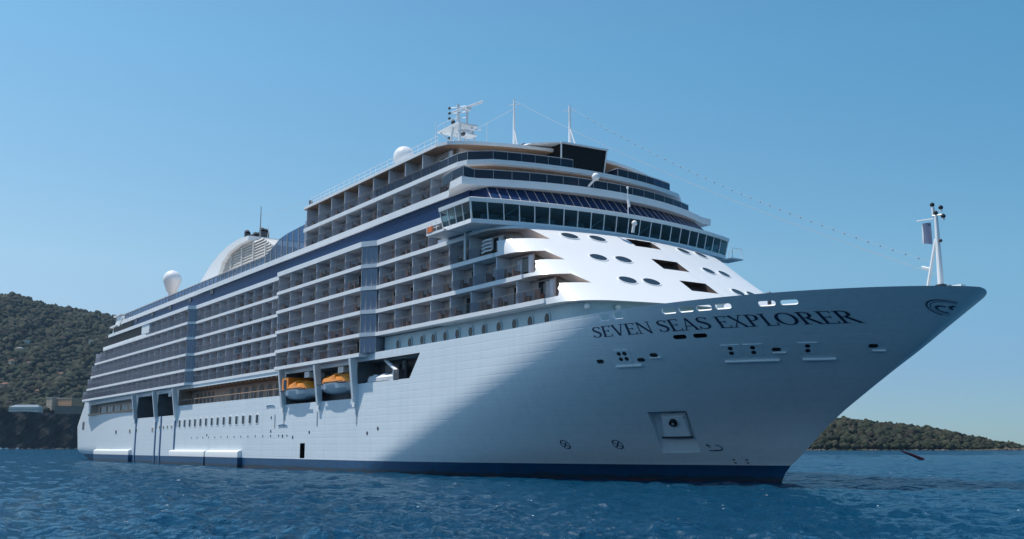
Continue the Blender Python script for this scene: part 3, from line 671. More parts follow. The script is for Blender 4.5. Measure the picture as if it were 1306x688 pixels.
mb.tube((RX - 3.9, RY - 1.45, 44.9), (RX + 1.3, RY - 1.45, 44.9), 0.03, 'mast_grey', 4); mb.box(RX + 0.6, RX + 2.4, RY - .8, RY + .8, 42.3, 42.45, 'mast_grey'); mb.tube((RX - 3.6, RY - 1.2, 43.9), (RX - .7, RY - .7, 41.6), 0.1, 'mast_grey', 5); mb.tube((RX + 1.2, RY - 1.2, 43.9), (RX + .7, RY - .7, 41.2), 0.1, 'mast_grey', 5); mb.build('mast_platform', RM)
mb = MB(); mb.tube((RX + 1.1, RY, 44.0), (RX + 1.1, RY, 46.2), 0.16, 'mast_grey', 8); mb.tube((RX - 0.2, RY - 1.5, 45.7), (RX + 2.6, RY + 1.5, 47.0), 0.15, 'mast_grey', 8); mb.box(RX + 0.8, RX + 1.5, RY - .35, RY + .35, 45.9, 46.3, 'mast_grey'); mb.build('radar_scanner', RM)
mb = MB(); mb.tube((RX + 1.7, RY, 42.4), (RX + 1.7, RY, 43.0), 0.14, 'mast_grey', 8); mb.tube((RX + 0.7, RY - 1.1, 43.1), (RX + 2.7, RY + 1.1, 43.1), 0.11, 'mast_grey', 8); mb.build('radar_scanner', RM)
mb = MB(); mb.tube((RX - 1.2, RY, 44.0), (RX - 1.2, RY, 47.4), 0.17, 'mast_grey', 8)
for z in (45.4, 46.2, 47.0): mb.tube((RX - 2.1, RY - .6, z), (RX - 0.2, RY + .6, z), 0.06, 'mast_grey', 5)
mb.tube((RX - 0.4, RY - .3, 44), (RX - 0.4, RY - .3, 46.8), 0.08, 'mast_grey'); mb.tube((RX + 0.2, RY + .5, 44), (RX + 0.2, RY + .5, 46.2), 0.06, 'mast_grey'); mb.build('signal_pole', RM)
mb = MB()
for z in (45.6, 46.3, 47.0, 42.9, 41.9, 40.4): mb.mark(); mb.ball((RX - 2.2, RY - 0.7, z), 0.2, 'charcoal', 8, 6)
mb.mark(); mb.ball((RX - 0.4, RY - 1.2, 44.5), 0.3, 'charcoal', 10, 7); mb.mark(); mb.ball((RX + 2.4, RY - 1.4, 42.2), 0.3, 'charcoal', 10, 7); mb.build_each('signal_lamp', RM)
mb = MB()
for x, y, h in ((RX - 5.2, RY - 1, 4.6), (RX - 3.6, RY - 2, 5.6), (RX - 3.0, RY + 1, 4.2), (RX + 5.8, RY, 3.2)): mb.mark(); mb.tube((x, y, RFb + 2), (x, y, RFb + 4 + h), 0.035, 'mast_grey', 4)
mb.build_each('whip_aerial', RM)
def pole_mast(x, y, z1, r):
    m = MB(); m.tube((x, y, RFb), (x, y, z1), r, 'white_paint', 8, r * 0.5); m.tube((x + 1.5, y, RFb), (x + 0.05, y, RFb + (z1 - RFb) * 0.55), r * 0.5, 'white_paint', 5)
    m.tube((x - 0.5, y - .5, z1 - 0.6), (x + 0.5, y + .5, z1 - 0.6), 0.05, 'white_clean', 4); return m.build('aerial_mast', SHIP)
pole_mast(57.0, -3.4, 44.0, 0.22); pole_mast(64.2, -0.6, 41.8, 0.2)
mb = MB(); mb.ball((60.0, -4.2, RFb + 1.6), 0.35, 'charcoal', 8, 6); mb.tube((59.4, -4.2, RFb), (60, -4.2, RFb + 1.4), 0.12, 'white_clean'); mb.build('searchlight', SHIP)
# foremast on the bow
mb = MB(); mb.tube((108.9, 0, 13.2), (108.9, 0, 20.4), 0.27, 'white_clean', 10, 0.14); FM = mb.build('foremast', SHIP)
mb = MB(); mb.tube((107.3, 0, 13.2), (108.75, 0, 18.6), 0.12, 'white_clean', 6)
mb.tube((108.0, 0, 16.4), (107.4, 0, 16.6), 0.12, 'white_clean', 5); mb.build('mast_stay', FM)
mb = MB(); mb.tube((108.7, 0.0, 20.2), (106.9, 0.5, 20.4), 0.05, 'white_clean', 5); mb.tube((108.7, -.1, 20.4), (109.5, .1, 20.4), 0.08, 'white_clean', 5); mb.tube((108.7, 0, 20.4), (108.7, 0, 21.1), 0.12, 'white_clean', 6); mb.build('yardarm', FM)
mb = MB()
for x, z in ((108.65, 21.3), (109.35, 20.95), (109.5, 20.25), (108.9, 20.6)): mb.mark(); mb.ball((x, 0, z), 0.18, 'black', 10, 7); mb.tube((x, 0, z - .3), (x, 0, z - .1), 0.1, 'white_clean')
mb.mark(); mb.ball((109.2, -.1, 18.4), 0.14, 'charcoal', 8, 6); mb.build_each('navigation_light', FM)
mb = MB(); mb.tube((108.9, 0, 14.7), (108.9, 0, 15.05), 0.42, 'black', 10); mb.ball((109.7, -0.2, 14.75), 0.2, 'charcoal', 8, 6); mb.build('mast_collar', FM)
mb = MB(); mb.box(110.0, 110.7, -0.3, 0.3, 14.1, 14.85, 'white_clean'); mb.build('bow_locker', SHIP)
mb = MB(); mb.tube((99.6, -8.5, 13.2), (99.6, -8.5, 14.7), 0.15, 'charcoal', 6); mb.ball((99.6, -8.5, 14.75), 0.22, 'charcoal', 8, 6); mb.build('deck_light', SHIP)
mb = MB(); mb.tube((93.4, -7.5, 13.2), (93.4, -7.5, 14.8), 0.3, 'white_clean', 8); mb.ball((93.4, -7.5, 14.9), 0.5, 'white_clean', 12, 8, 0.5); mb.build('deck_vent', SHIP)
# ------------------------------------------------------------------ hull fittings
mb = MB()
for a, b in ((-92.9, -60.4), (-32.6, -13.2), (-12.4, 2.6)):
    mb.mark(); n = 8; prof = [(0.0, 2.52)] + [(-0.75 * math.sin(R(90 * i / n)) , 2.2 + 0.32 * math.cos(R(90 * i / n))) for i in range(1, n + 1)] + [(-0.75, 1.45), (0.0, 1.45)]
    yb = lambda x: -hull_b(x, 2.0) + 0.1
    mb.loft([(a, yb(a) + u, z) for u, z in prof], [(b, yb(b) + u, z) for u, z in prof], 'white_clean')
    mb.loft([(a, yb(a), 1.45), (a, yb(a) - 0.73, 1.45), (a, yb(a) - 0.73, -0.5), (a, yb(a), -0.5)], [(b, yb(b), 1.45), (b, yb(b) - .73, 1.45), (b, yb(b) - .73, -0.5), (b, yb(b), -0.5)], 'boot_paint')
mb.build_each('sponson', SHIP, smooth=30)
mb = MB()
for x in (-58.0, -44.0, -40.6, -31.8): mb.mark(); mb.box(x - 0.22, x + 0.22, -15.66, -15.3, 0.0, 8.6, 'shadow_fitting_blue')  # blue strips imitate davit shadows falling down the hull
mb.build_each('shadow_strip', SHIP)
for x0, z0, z1 in ((18.6, 8.6, 12.95), (30.6, 8.6, 12.9), (41.05, 8.6, 13.1), (-31.3, 8.5, 12.8), (-43.9, 8.5, 12.8), (-58.6, 8.5, 12.8)):
    m = MB(); m.loft([(x0 - .28, -15.95, z0), (x0 + .28, -15.95, z0), (x0 + .28, -15.3, z0), (x0 - .28, -15.3, z0)], [(x0 + .2, -16.74, z1 + .45), (x0 + .72, -16.74, z1 + .45), (x0 + .72, -15.9, z1 + .45), (x0 + .2, -15.9, z1 + .45)], 'white_clean')
    m.sideprism([(x0 - 0.3, z0 - 0.9), (x0 + 0.3, z0 - 0.9), (x0 + 0.36, z0), (x0 - 0.36, z0)], -15.85, -15.4, 'white_clean'); m.build('davit_post', SHIP)
for x in (26, 36.5, -36.5):
    m = MB(); m.box(x - 1.0, x + 0.6, -15.4, -13.2, 12.1, 12.85, 'white_paint'); m.build('davit_head', SHIP)
for xc in (23.4, 35.6):
    for dx in (-3.4, 3.4):
        m = MB(); m.tube((xc + dx, -14.7, 11.3), (xc + dx, -14.7, 12.9), 0.05, 'charcoal', 5); m.tube((xc + dx - .12, -14.7, 11.2), (xc + dx + .12, -14.7, 11.2), 0.14, 'charcoal', 6); m.build('boat_fall', SHIP)
# promenade windows with arched heads
for x in [-27, -25, -23.0, -21, -19.0] + [-9.5, -6.2, -2.9, 0.4, 3.7, 7.0, 10.4, 13.6]:
    w_ = 0.55 if x < -15 else 0.8
    m = MB(); arch = [(x - w_, 10.35), (x + w_, 10.35), (x + w_, 11.8)] + [(x + w_ * math.cos(R(a)), 11.8 + 0.5 * math.sin(R(a))) for a in (30, 60, 90, 120, 150)] + [(x - w_, 11.8)]
    m.sideprism([(x + (u - x) * 1.18, 10.3 + (z - 10.3) * 1.08) for u, z in arch], -13.26, -13.1, 'teak'); fo = m.build('arched_window', SHIP)
    m = MB(); m.sideprism(arch, -13.29, -13.2, 'charcoal'); m.build('pane', fo)
mb = MB()
for i in range(26): mb.mark(); x = -29.5 + 1.85 * i; mb.box(x, x + 0.3, -15.4, -13.25, 12.7, 12.93, 'teak')
mb.build_each('ceiling_beam', SHIP)
mb = MB(); mb.tube((-30.4, -15.3, 11.15), (18.2, -15.3, 11.05), 0.06, 'teak', 5)
for i in range(25): x = -30 + 2 * i; mb.tube((x, -15.3, 10.1), (x, -15.3, 11.1), 0.035, 'grey_metal', 4)
mb.build('railing', SHIP)
mb = MB()
for i in range(20): x = -101 + 2.1 * i; mb.box(x, x + (1.3 if i % 3 else 0.6), -12.98, -12.86, 10.6, 12.2, 'dark_glass' if i % 3 == 0 else 'divider')
mb.box(-103, -60.4, -15.2, -15.1, 10.2, 10.6, 'teak'); mb.build('mooring_deck_wall', SHIP)
# rows of hull windows
for i in range(14):
    x = -29.2 + 2.9 * i; m = MB(); on_hull(m, x, 7.05, rounded(1.35, 1.5, 0.25), 0.04, -0.05, 'white_paint'); f = m.build('hull_window', SHIP)
    m = MB(); on_hull(m, x, 7.05, rounded(1.0, 1.2, 0.2), 0.055, -0.03, 'port_glass'); m.build('pane', f)
for x, z, s in ((-41.5, 6.6, .7), (-39.0, 6.6, .7), (-36.5, 6.6, .7), (-34, 6.6, .7), (-74, 6.15, 1.0), (-62.6, 6.15, 1.0), (-57.8, 6.25, 1.0), (-46.2, 6.25, 1.0)):
    m = MB(); on_hull(m, x, z, rounded(s * 1.3, s * 1.0, 0.2), 0.04, -0.03, 'white_paint'); f = m.build('hull_window', SHIP); m = MB(); on_hull(m, x, z, rounded(s, s * 0.75, 0.15), 0.055, -0.03, 'dark_glass'); m.build('pane', f)
m = MB(); on_hull(m, -113, 8.1, rounded(3.2, 1.9, 0.1), 0.03, -0.05, 'charcoal'); m.build('stern_hatch', SHIP)
mb = MB()
for i in range(15): mb.mark(); on_hull(mb, -22 + 3.0 * i, 4.55, rounded(0.3, 0.3, 0.14), 0.03, -0.05, 'charcoal')
for x, z in ((14.0, 7.1), (14.0, 5.2), (18.4, 4.5), (22.0, 4.3), (27.5, 4.9), (-14, 4.9), (44.3, 4.6), (47, 5.1)): mb.mark(); on_hull(mb, x, z, rounded(0.42, 0.42, 0.2), 0.03, -0.05, 'charcoal')
mb.build_each('discharge_port', SHIP)
mb = MB()
for x, z in ((13.6, 8.7), (18.4, 5.9)): mb.mark(); on_hull(mb, x, z, [(-1.6, 0), (-1.2, 0.14), (0, 0.2), (1.2, 0.14), (1.6, 0), (1.1, 0.06), (0, 0.11), (-1.1, 0.06)], 0.12, -0.05, 'shadow_fitting_blue')
for x in (15.4, 18.7, 29.9, 41.4): mb.mark(); on_hull(mb, x, 6.6, [(-0.12, -0.9), (0.12, -0.9), (0.12, 0.9), (-0.12, 0.9)], 0.06, -0.05, 'grey_metal')
mb.build_each('shell_fitting', SHIP)
# paired scuttles of the bow, each with a ledge
for x, n in ((87.65, 2), (96.4, 1), (97.9, 1), (101.25, 1)):
    m = MB(); on_hull(m, x, 10.55, [(-.75, -.62), (.75, -.62), (.75, .62), (-.75, .62)], 0.035, -0.05, 'hull_paint'); f = m.build('shell_door', SHIP)
    m = MB()
    for du in ((-.28, .28) if n == 2 else (0,)):
        for dv in (-.27, .27):
            m.mark(); c = [(du + .2 * math.cos(2 * math.pi * i / 12), dv + .2 * math.sin(2 * math.pi * i / 12)) for i in range(12)]; on_hull(m, x, 10.55, c, 0.05, 0.0, 'black')
    m.build_each('scuttle', f)
    m = MB(); on_hull(m, x, 9.78, [(-1.25, -.06), (1.25, -.06), (1.25, .06), (-1.25, .06)], 0.16, -0.05, 'white_paint'); m.build('ledge', f)
mb = MB()
for x, z in ((85.2, 10.26), (89.05, 10.19), (90.4, 10.5), (99.35, 10.52), (104.8, 10.62)): mb.mark(); on_hull(mb, x, z, rounded(0.7, 0.36, 0.17), 0.04, -0.05, 'black')
mb.build_each('mooring_port', SHIP)
mb = MB()
for x in (90.4, 99.35, 104.8): mb.mark(); on_hull(mb, x, 10.3, [(-.5, -.05), (.5, -.05), (.5, .05), (-.5, .05)], 0.12, -0.05, 'white_paint')
mb.build_each('port_lip', SHIP)
# anchor housing
mb = MB()
def pk(u, v, off):
    a = Vector(PK[3]).lerp(Vector(PK[2]), u); b = Vector(PK[0]).lerp(Vector(PK[1]), u); q = a.lerp(b, v); return hp(q.x, q.y, off)
mb.loft([pk(.2, .45, -.25), pk(.86, .45, -.25), pk(.86, .82, -.75), pk(.2, .82, -.75)], [pk(.2, .40, .02), pk(.86, .40, .02), pk(.80, .80, -.30), pk(.26, .80, -.30)], 'hull_paint')
mb.loft([pk(.12, .36, -.02), pk(.92, .36, -.02), pk(.92, .40, -.02), pk(.12, .40, -.02)], [pk(.12, .36, .05), pk(.92, .36, .05), pk(.92, .40, .05), pk(.12, .40, .05)], 'charcoal')
AH = mb.build('anchor_housing', SHIP)
mb = MB(); c = pk(.53, .70, -.12); n_ = hull_n(87.4, 5); mb.tube(c - n_ * .3, c + n_ * .12, .36, 'black', 14); mb.tube(c - n_ * .3, c + n_ * .2, .12, 'grey_metal', 8); mb.build('hawse_pipe', AH)
# painted marks: thrusters, bulb, draught, emblem, ship's name
mb = MB()
def ring_on(mb, X, z, rx, rz, wd, n=24, off=0.025, a0=0, a1=360, m='name_blue'):
    for i in range(n):
        t0 = R(a0 + (a1 - a0) * i / n); t1 = R(a0 + (a1 - a0) * (i + 1) / n); q = []
        for t, k in ((t0, 1), (t1, 1), (t1, -1), (t0, -1)):
            q.append(hp(X + (rx + k * wd / 2) * math.cos(t), z + (rz + k * wd / 2) * math.sin(t), off))
        if all(abs(p.y) > .04 for p in q): mb.add(q, [(0, 1, 2, 3)], m)
def bar_on(mb, X0, z0, X1, z1, wd, off=0.03, m='name_blue'):
    d = Vector((X1 - X0, z1 - z0)).normalized(); p = Vector((-d.y, d.x)) * wd / 2
    mb.add([hp(X0 + p.x, z0 + p.y, off), hp(X1 + p.x, z1 + p.y, off), hp(X1 - p.x, z1 - p.y, off), hp(X0 - p.x, z0 - p.y, off)], [(0, 1, 2, 3)], m)
for X in (75.8, 80.95):
    mb.mark()
    ring_on(mb, X, 3.24, .42, .38, .07); bar_on(mb, X - .3, 3.5, X + .3, 2.98, .07); bar_on(mb, X - .3, 2.98, X + .3, 3.5, .07)
mb.build_each('thruster_mark', SHIP)
mb = MB(); ring_on(mb, 89.1, 2.95, .42, .24, .08, 12, a0=-120, a1=80); bar_on(mb, 88.4, 2.72, 89.0, 2.70, .08); bar_on(mb, 88.55, 3.3, 88.6, 2.95, .08); bar_on(mb, 88.4, 3.15, 88.75, 3.15, .07); mb.build('bulb_mark', SHIP)
mb = MB()
for i in range(7):
    mb.mark(); z = 0.3 + 0.27 * i; bar_on(mb, 90.05 + .1 * i, z, 90.25 + .1 * i, z, .1); bar_on(mb, 89.3 + .06 * i, z, 89.5 + .06 * i, z, .1)
mb.build_each('draught_mark', SHIP)
mb = MB(); EX, EZ = 109.95, 13.02
ring_on(mb, EX, EZ, .80, .60, .06, 30, m='emblem_blue'); ring_on(mb, EX, EZ, .68, .49, .03, 30, m='emblem_blue'); ring_on(mb, EX - .25, EZ, .26, .22, .09, 14, a0=50, a1=310, m='emblem_blue'); ring_on(mb, EX + .24, EZ, .26, .22, .09, 14, a0=-60, a1=200, m='emblem_blue')
mb.build('bow_emblem', SHIP)
# --- lettering: roman capitals with thick and thin strokes and serifs (unit height)
def S_(x0, y0, x1, y1, w_): return ('l', x0, y0, x1, y1, w_)
TH, TN, SF = 0.128, 0.05, 0.04
def serif(x, y, wd=.30): return S_(x - wd / 2, y, x + wd / 2, y, SF)
GL = {
 'S': (.62, [('c', [(.54, .80), (.47, .93), (.33, .975), (.18, .93), (.11, .80), (.15, .66), (.30, .55), (.43, .45), (.52, .33), (.50, .17), (.38, .05), (.24, .03), (.11, .10), (.07, .24)], [.05, .06, .06, .08, .12, .15, .16, .16, .14, .11, .07, .06, .06, .05]), S_(.545, .78, .545, .95, .045), S_(.065, .06, .065, .26, .045)]),
 'E': (.64, [S_(.16, 0, .16, 1, TH), S_(.04, .975, .58, .975, .05), S_(.04, .025, .60, .025, .05), S_(.16, .52, .46, .52, .05), S_(.56, .82, .56, 1, .05), S_(.585, 0, .585, .2, .05), S_(.45, .43, .45, .61, .05)]),
 'V': (.80, [S_(.12, 1, .42, 0, TH), S_(.42, 0, .68, 1, TN), serif(.12, .98, .3), serif(.68, .98, .26)]),
 'N': (.88, [S_(.14, 0, .14, 1, TN), S_(.14, 1, .72, 0, TH), S_(.72, 0, .72, 1, TN), serif(.12, .98, .26), serif(.14, .02, .26), serif(.72, .98, .26)]),
 'A': (.80, [S_(.12, 0, .38, 1, TN), S_(.38, 1, .68, 0, TH), S_(.21, .34, .58, .34, .055), serif(.12, .02, .26), serif(.68, .02, .30)]),
 'X': (.80, [S_(.12, 1, .66, 0, TH), S_(.64, 1, .12, 0, TN), serif(.13, .98, .28), serif(.64, .98, .26), serif(.12, .02, .26), serif(.66, .02, .3)]),
 'P': (.66, [S_(.16, 0, .16, 1, TH), serif(.16, .02, .32), S_(.04, .975, .3, .975, .05), ('c', [(.16, .97), (.36, .965), (.51, .87), (.54, .73), (.49, .58), (.36, .49), (.2, .48)], [.05, .06, .11, .15, .12, .06, .05])]),
 'L': (.62, [S_(.16, 0, .16, 1, TH), serif(.16, .98, .32), S_(.04, .025, .56, .025, .05), S_(.565, 0, .565, .24, .05)]),
 'O': (.92, [('c', [(.44 + .37 * math.sin(2 * math.pi * i / 20), .5 + .475 * math.cos(2 * math.pi * i / 20)) for i in range(21)], [.055 + .10 * abs(math.sin(2 * math.pi * i / 20)) ** 1.5 for i in range(21)])]),
 'R': (.78, [S_(.16, 0, .16, 1, TH), serif(.16, .02, .32), S_(.04, .975, .3, .975, .05), ('c', [(.16, .97), (.36, .965), (.51, .88), (.54, .75), (.49, .61), (.36, .53), (.2, .52)], [.05, .06, .11, .15, .12, .06, .05]), S_(.34, .53, .70, .02, .14), serif(.70, .02, .2)]),
}
def letter_word(mb, word, X0, X1, z0, z1):
    tot = sum(GL[c][0] for c in word); sc = (X1 - X0) / tot; u0 = 0.0
    def pt(u, v): X = X0 + (u0 + u) * sc; return hp(X, z0 + (z1 - z0) * v, 0.03)
    hh = z1 - z0
    for ch in word:
        wd, st = GL[ch]
        for s in st:
            if s[0] == 'l':
                pts = [(s[1], s[2]), (s[3], s[4])]; ws = [s[5], s[5]]
            else: pts, ws = s[1], s[2]
            L_, R__ = [], []
            for i, (x, y) in enumerate(pts):
                a = pts[max(0, i - 1)]; b = pts[min(len(pts) - 1, i + 1)]; dx, dy = b[0] - a[0], b[1] - a[1]; l = math.hypot(dx, dy) or 1
                nx, ny = -dy / l * ws[i] / 2, dx / l * ws[i] / 2; L_.append((x + nx, y + ny)); R__.append((x - nx, y - ny))
            for i in range(len(pts) - 1):
                mb.add([pt(*L_[i]), pt(*L_[i + 1]), pt(*R__[i + 1]), pt(*R__[i])], [(0, 1, 2, 3)], 'name_blue')
        u0 += wd
mb = MB()
mb.mark(); letter_word(mb, 'SEVEN', 85.6, 91.75, 12.18, 13.06); mb.mark(); letter_word(mb, 'SEAS', 92.2, 96.5, 12.18, 13.06); mb.mark(); letter_word(mb, 'EXPLORER', 96.95, 105.6, 12.18, 13.02)
mb.build_each('ship_name', SHIP)
# crane in the forward bay
mb = MB(); mb.tube((51.6, -14.6, 10.4), (51.6, -14.6, 12.6), 0.3, 'charcoal', 8); mb.tube((51.3, -15.3, 11.3), (46.8, -14.6, 13.0), 0.22, 'white_clean', 8); mb.box(50.6, 51.8, -15.5, -14.6, 10.4, 11.6, 'charcoal'); mb.tube((50.2, -15.3, 10.5), (50.2, -15.3, 11.6), 0.12, 'white_clean'); mb.box(46, 49.3, -14.2, -13, 11.5, 12.4, 'charcoal')
mb.build('boat_crane', SHIP)

# ------------------------------------------------------------------ boats stowed on board (things of their own)
def lifeboat(x, y, z, ln, label, cabin):
    root = empty('lifeboat', (x, y, z), label, 'lifeboat', 'orange topped boats in the davits')
    def sect(xs, top):
        out = []
        for t in xs:
            wdt = 1.75 * (1 - abs(t) ** 3.2) ** 0.6; out.append((t, wdt))
        return out
    ts = [-1 + 2 * i / 14 for i in range(15)]
    h = MB()
    rings = []
    for t in ts:
        wd = max(0.04, 1.75 * (1 - min(1, abs(t)) ** 3.4) ** 0.6); k = 0.5 * abs(t) ** 2.5
        rings.append([(t * ln / 2, -wd, 1.35), (t * ln / 2, -wd * .93, 0.7 + k * .4), (t * ln / 2, -wd * .55, 0.15 + k), (t * ln / 2, 0, k), (t * ln / 2, wd * .55, .15 + k), (t * ln / 2, wd * .93, .7 + k * .4), (t * ln / 2, wd, 1.35)])
    for a, b in zip(rings, rings[1:]): h.loft(a, b, 'boat_hull', cap=False)
    h.build('hull', root, smooth=40)
    c = MB(); rings = []
    for t in ts:
        wd = max(0.04, 1.68 * (1 - min(1, abs(t)) ** 3.4) ** 0.6); hh = 1.15 * (1 - abs(t) ** 4) + 0.25 * math.cos(9 * t) * (abs(t) < .75) * .5
        rings.append([(t * ln / 2 * .97, -wd, 1.38), (t * ln / 2 * .97, -wd * .92, 1.38 + hh * .62), (t * ln / 2 * .97, -wd * .55, 1.38 + hh), (t * ln / 2 * .97, wd * .55, 1.38 + hh), (t * ln / 2 * .97, wd * .92, 1.38 + hh * .62), (t * ln / 2 * .97, wd, 1.38)])
    for a, b in zip(rings, rings[1:]): c.loft(a, b, 'orange', cap=False)
    cp = c.build('canopy', root, smooth=35)
    g = MB(); g.box(-ln * .30, ln * .34, -1.70, -1.62, 1.5, 1.58, 'charcoal'); g.build('grab_line', cp)
    g = MB(); g.box(ln * .02, ln * .12, -1.6, -1.1, 1.75, 2.35, 'orange'); g.build('hatch', cp)
    if cabin:
        k = MB(); k.box(-ln * .40, -ln * .17, -1.6, 1.6, 1.36, 3.1, 'orange'); ck = k.build('wheelhouse', root); k = MB(); k.box(-ln * .33, -ln * .23, -1.64, -1.5, 1.6, 2.8, 'navy_glass'); k.build('door', ck)
    f = MB(); f.tube((-ln * .44, -1.62, 1.36), (ln * .44, -1.62, 1.36), .09, 'charcoal', 6); f.build('fender', root)
    return root
lifeboat(23.4, -14.75, 9.2, 9.4, 'orange topped lifeboat with an upright wheelhouse, in the bay nearer the stern', True)
lifeboat(35.6, -14.75, 9.45, 9.6, 'orange topped lifeboat with a low rounded canopy, in the middle bay of the hull', False)
rb_ = empty('rescue_boat', (46.3, -14.3, 10.45), 'long white covered rescue boat under the crane in the forward bay', 'boat')
h = MB(); ts = [-1 + i / 8 for i in range(17)]; rings = []
for t in ts:
    wd = max(.03, 1.0 * (1 - abs(t) ** 3) ** .6); hh = .9 + .09 * math.sin(11 * t); rings.append([(4.1 * t, -wd, .1), (4.1 * t, -wd * 1.02, .5), (4.1 * t, -wd * .5, hh), (4.1 * t, wd * .5, hh), (4.1 * t, wd * 1.02, .5), (4.1 * t, wd, .1)])
for a, b in zip(rings, rings[1:]): h.loft(a, b, 'cover_white', cap=False)
h.build('cover', rb_, smooth=40); h = MB(); h.box(-3.4, 3.4, -.8, .8, 0, .12, 'boat_hull'); h.build('keel', rb_)
# flag at the foremast
fl = MB(); nx, nz = 8, 8; fv = []
for j in range(nz + 1):
    for i in range(nx + 1):
        u, v_ = i / nx, j / nz; fv.append((107.3 + .95 * u, 0.40 - .2 * u + 0.12 * math.sin(7 * u + 2 * v_), 18.55 + 1.5 * v_ - .25 * u * (1 - v_)))
fl.add(fv, [(j * (nx + 1) + i, j * (nx + 1) + i + 1, (j + 1) * (nx + 1) + i + 1, (j + 1) * (nx + 1) + i) for j in range(nz) for i in range(1, nx)], 'flag_blue')
fl.add(fv, [(j * (nx + 1), j * (nx + 1) + 1, (j + 1) * (nx + 1) + 1, (j + 1) * (nx + 1)) for j in range(nz)], 'cover_white')
tag(fl.build('flag', smooth=60), 'small dark blue flag with a white edge hanging on the bow mast', 'flag')
# dressing lines from the aerial masts to the foremast
def sag(p, q, s, n=40): return [Vector(p).lerp(Vector(q), i / n) - Vector((0, 0, s * 4 * (i / n) * (1 - i / n))) for i in range(n + 1)]
m = MB(); pts = sag((64.2, -0.6, 41.6), (108.3, 0, 16.9), 1.3); m.path(pts, 0.012, 'rope', 4); ls = m.build('light_string')
tag(ls, 'sagging string of small lamps from the shorter aerial mast to the bow mast', 'light string'); m = MB()
for p in pts[3:-1]: m.mark(); m.ball((p.x, p.y, p.z - .06), 0.055, 'bulb_red', 8, 6)
m.build_each('lamp', ls)
m = MB(); m.path(sag((57.0, -3.4, 43.9), (108.6, 0, 15.9), 1.0), 0.022, 'rope', 4); tag(m.build('aerial_wire'), 'thin bare wire from the taller aerial mast down to the bow mast', 'wire')
m = MB(); m.path(sag((57.0, -3.4, 42.9), (-23.5, -4.5, 45.0), 1.5), 0.02, 'rope', 4); tag(m.build('aerial_wire'), 'thin wire from the taller aerial mast aft to the funnel pole', 'wire')

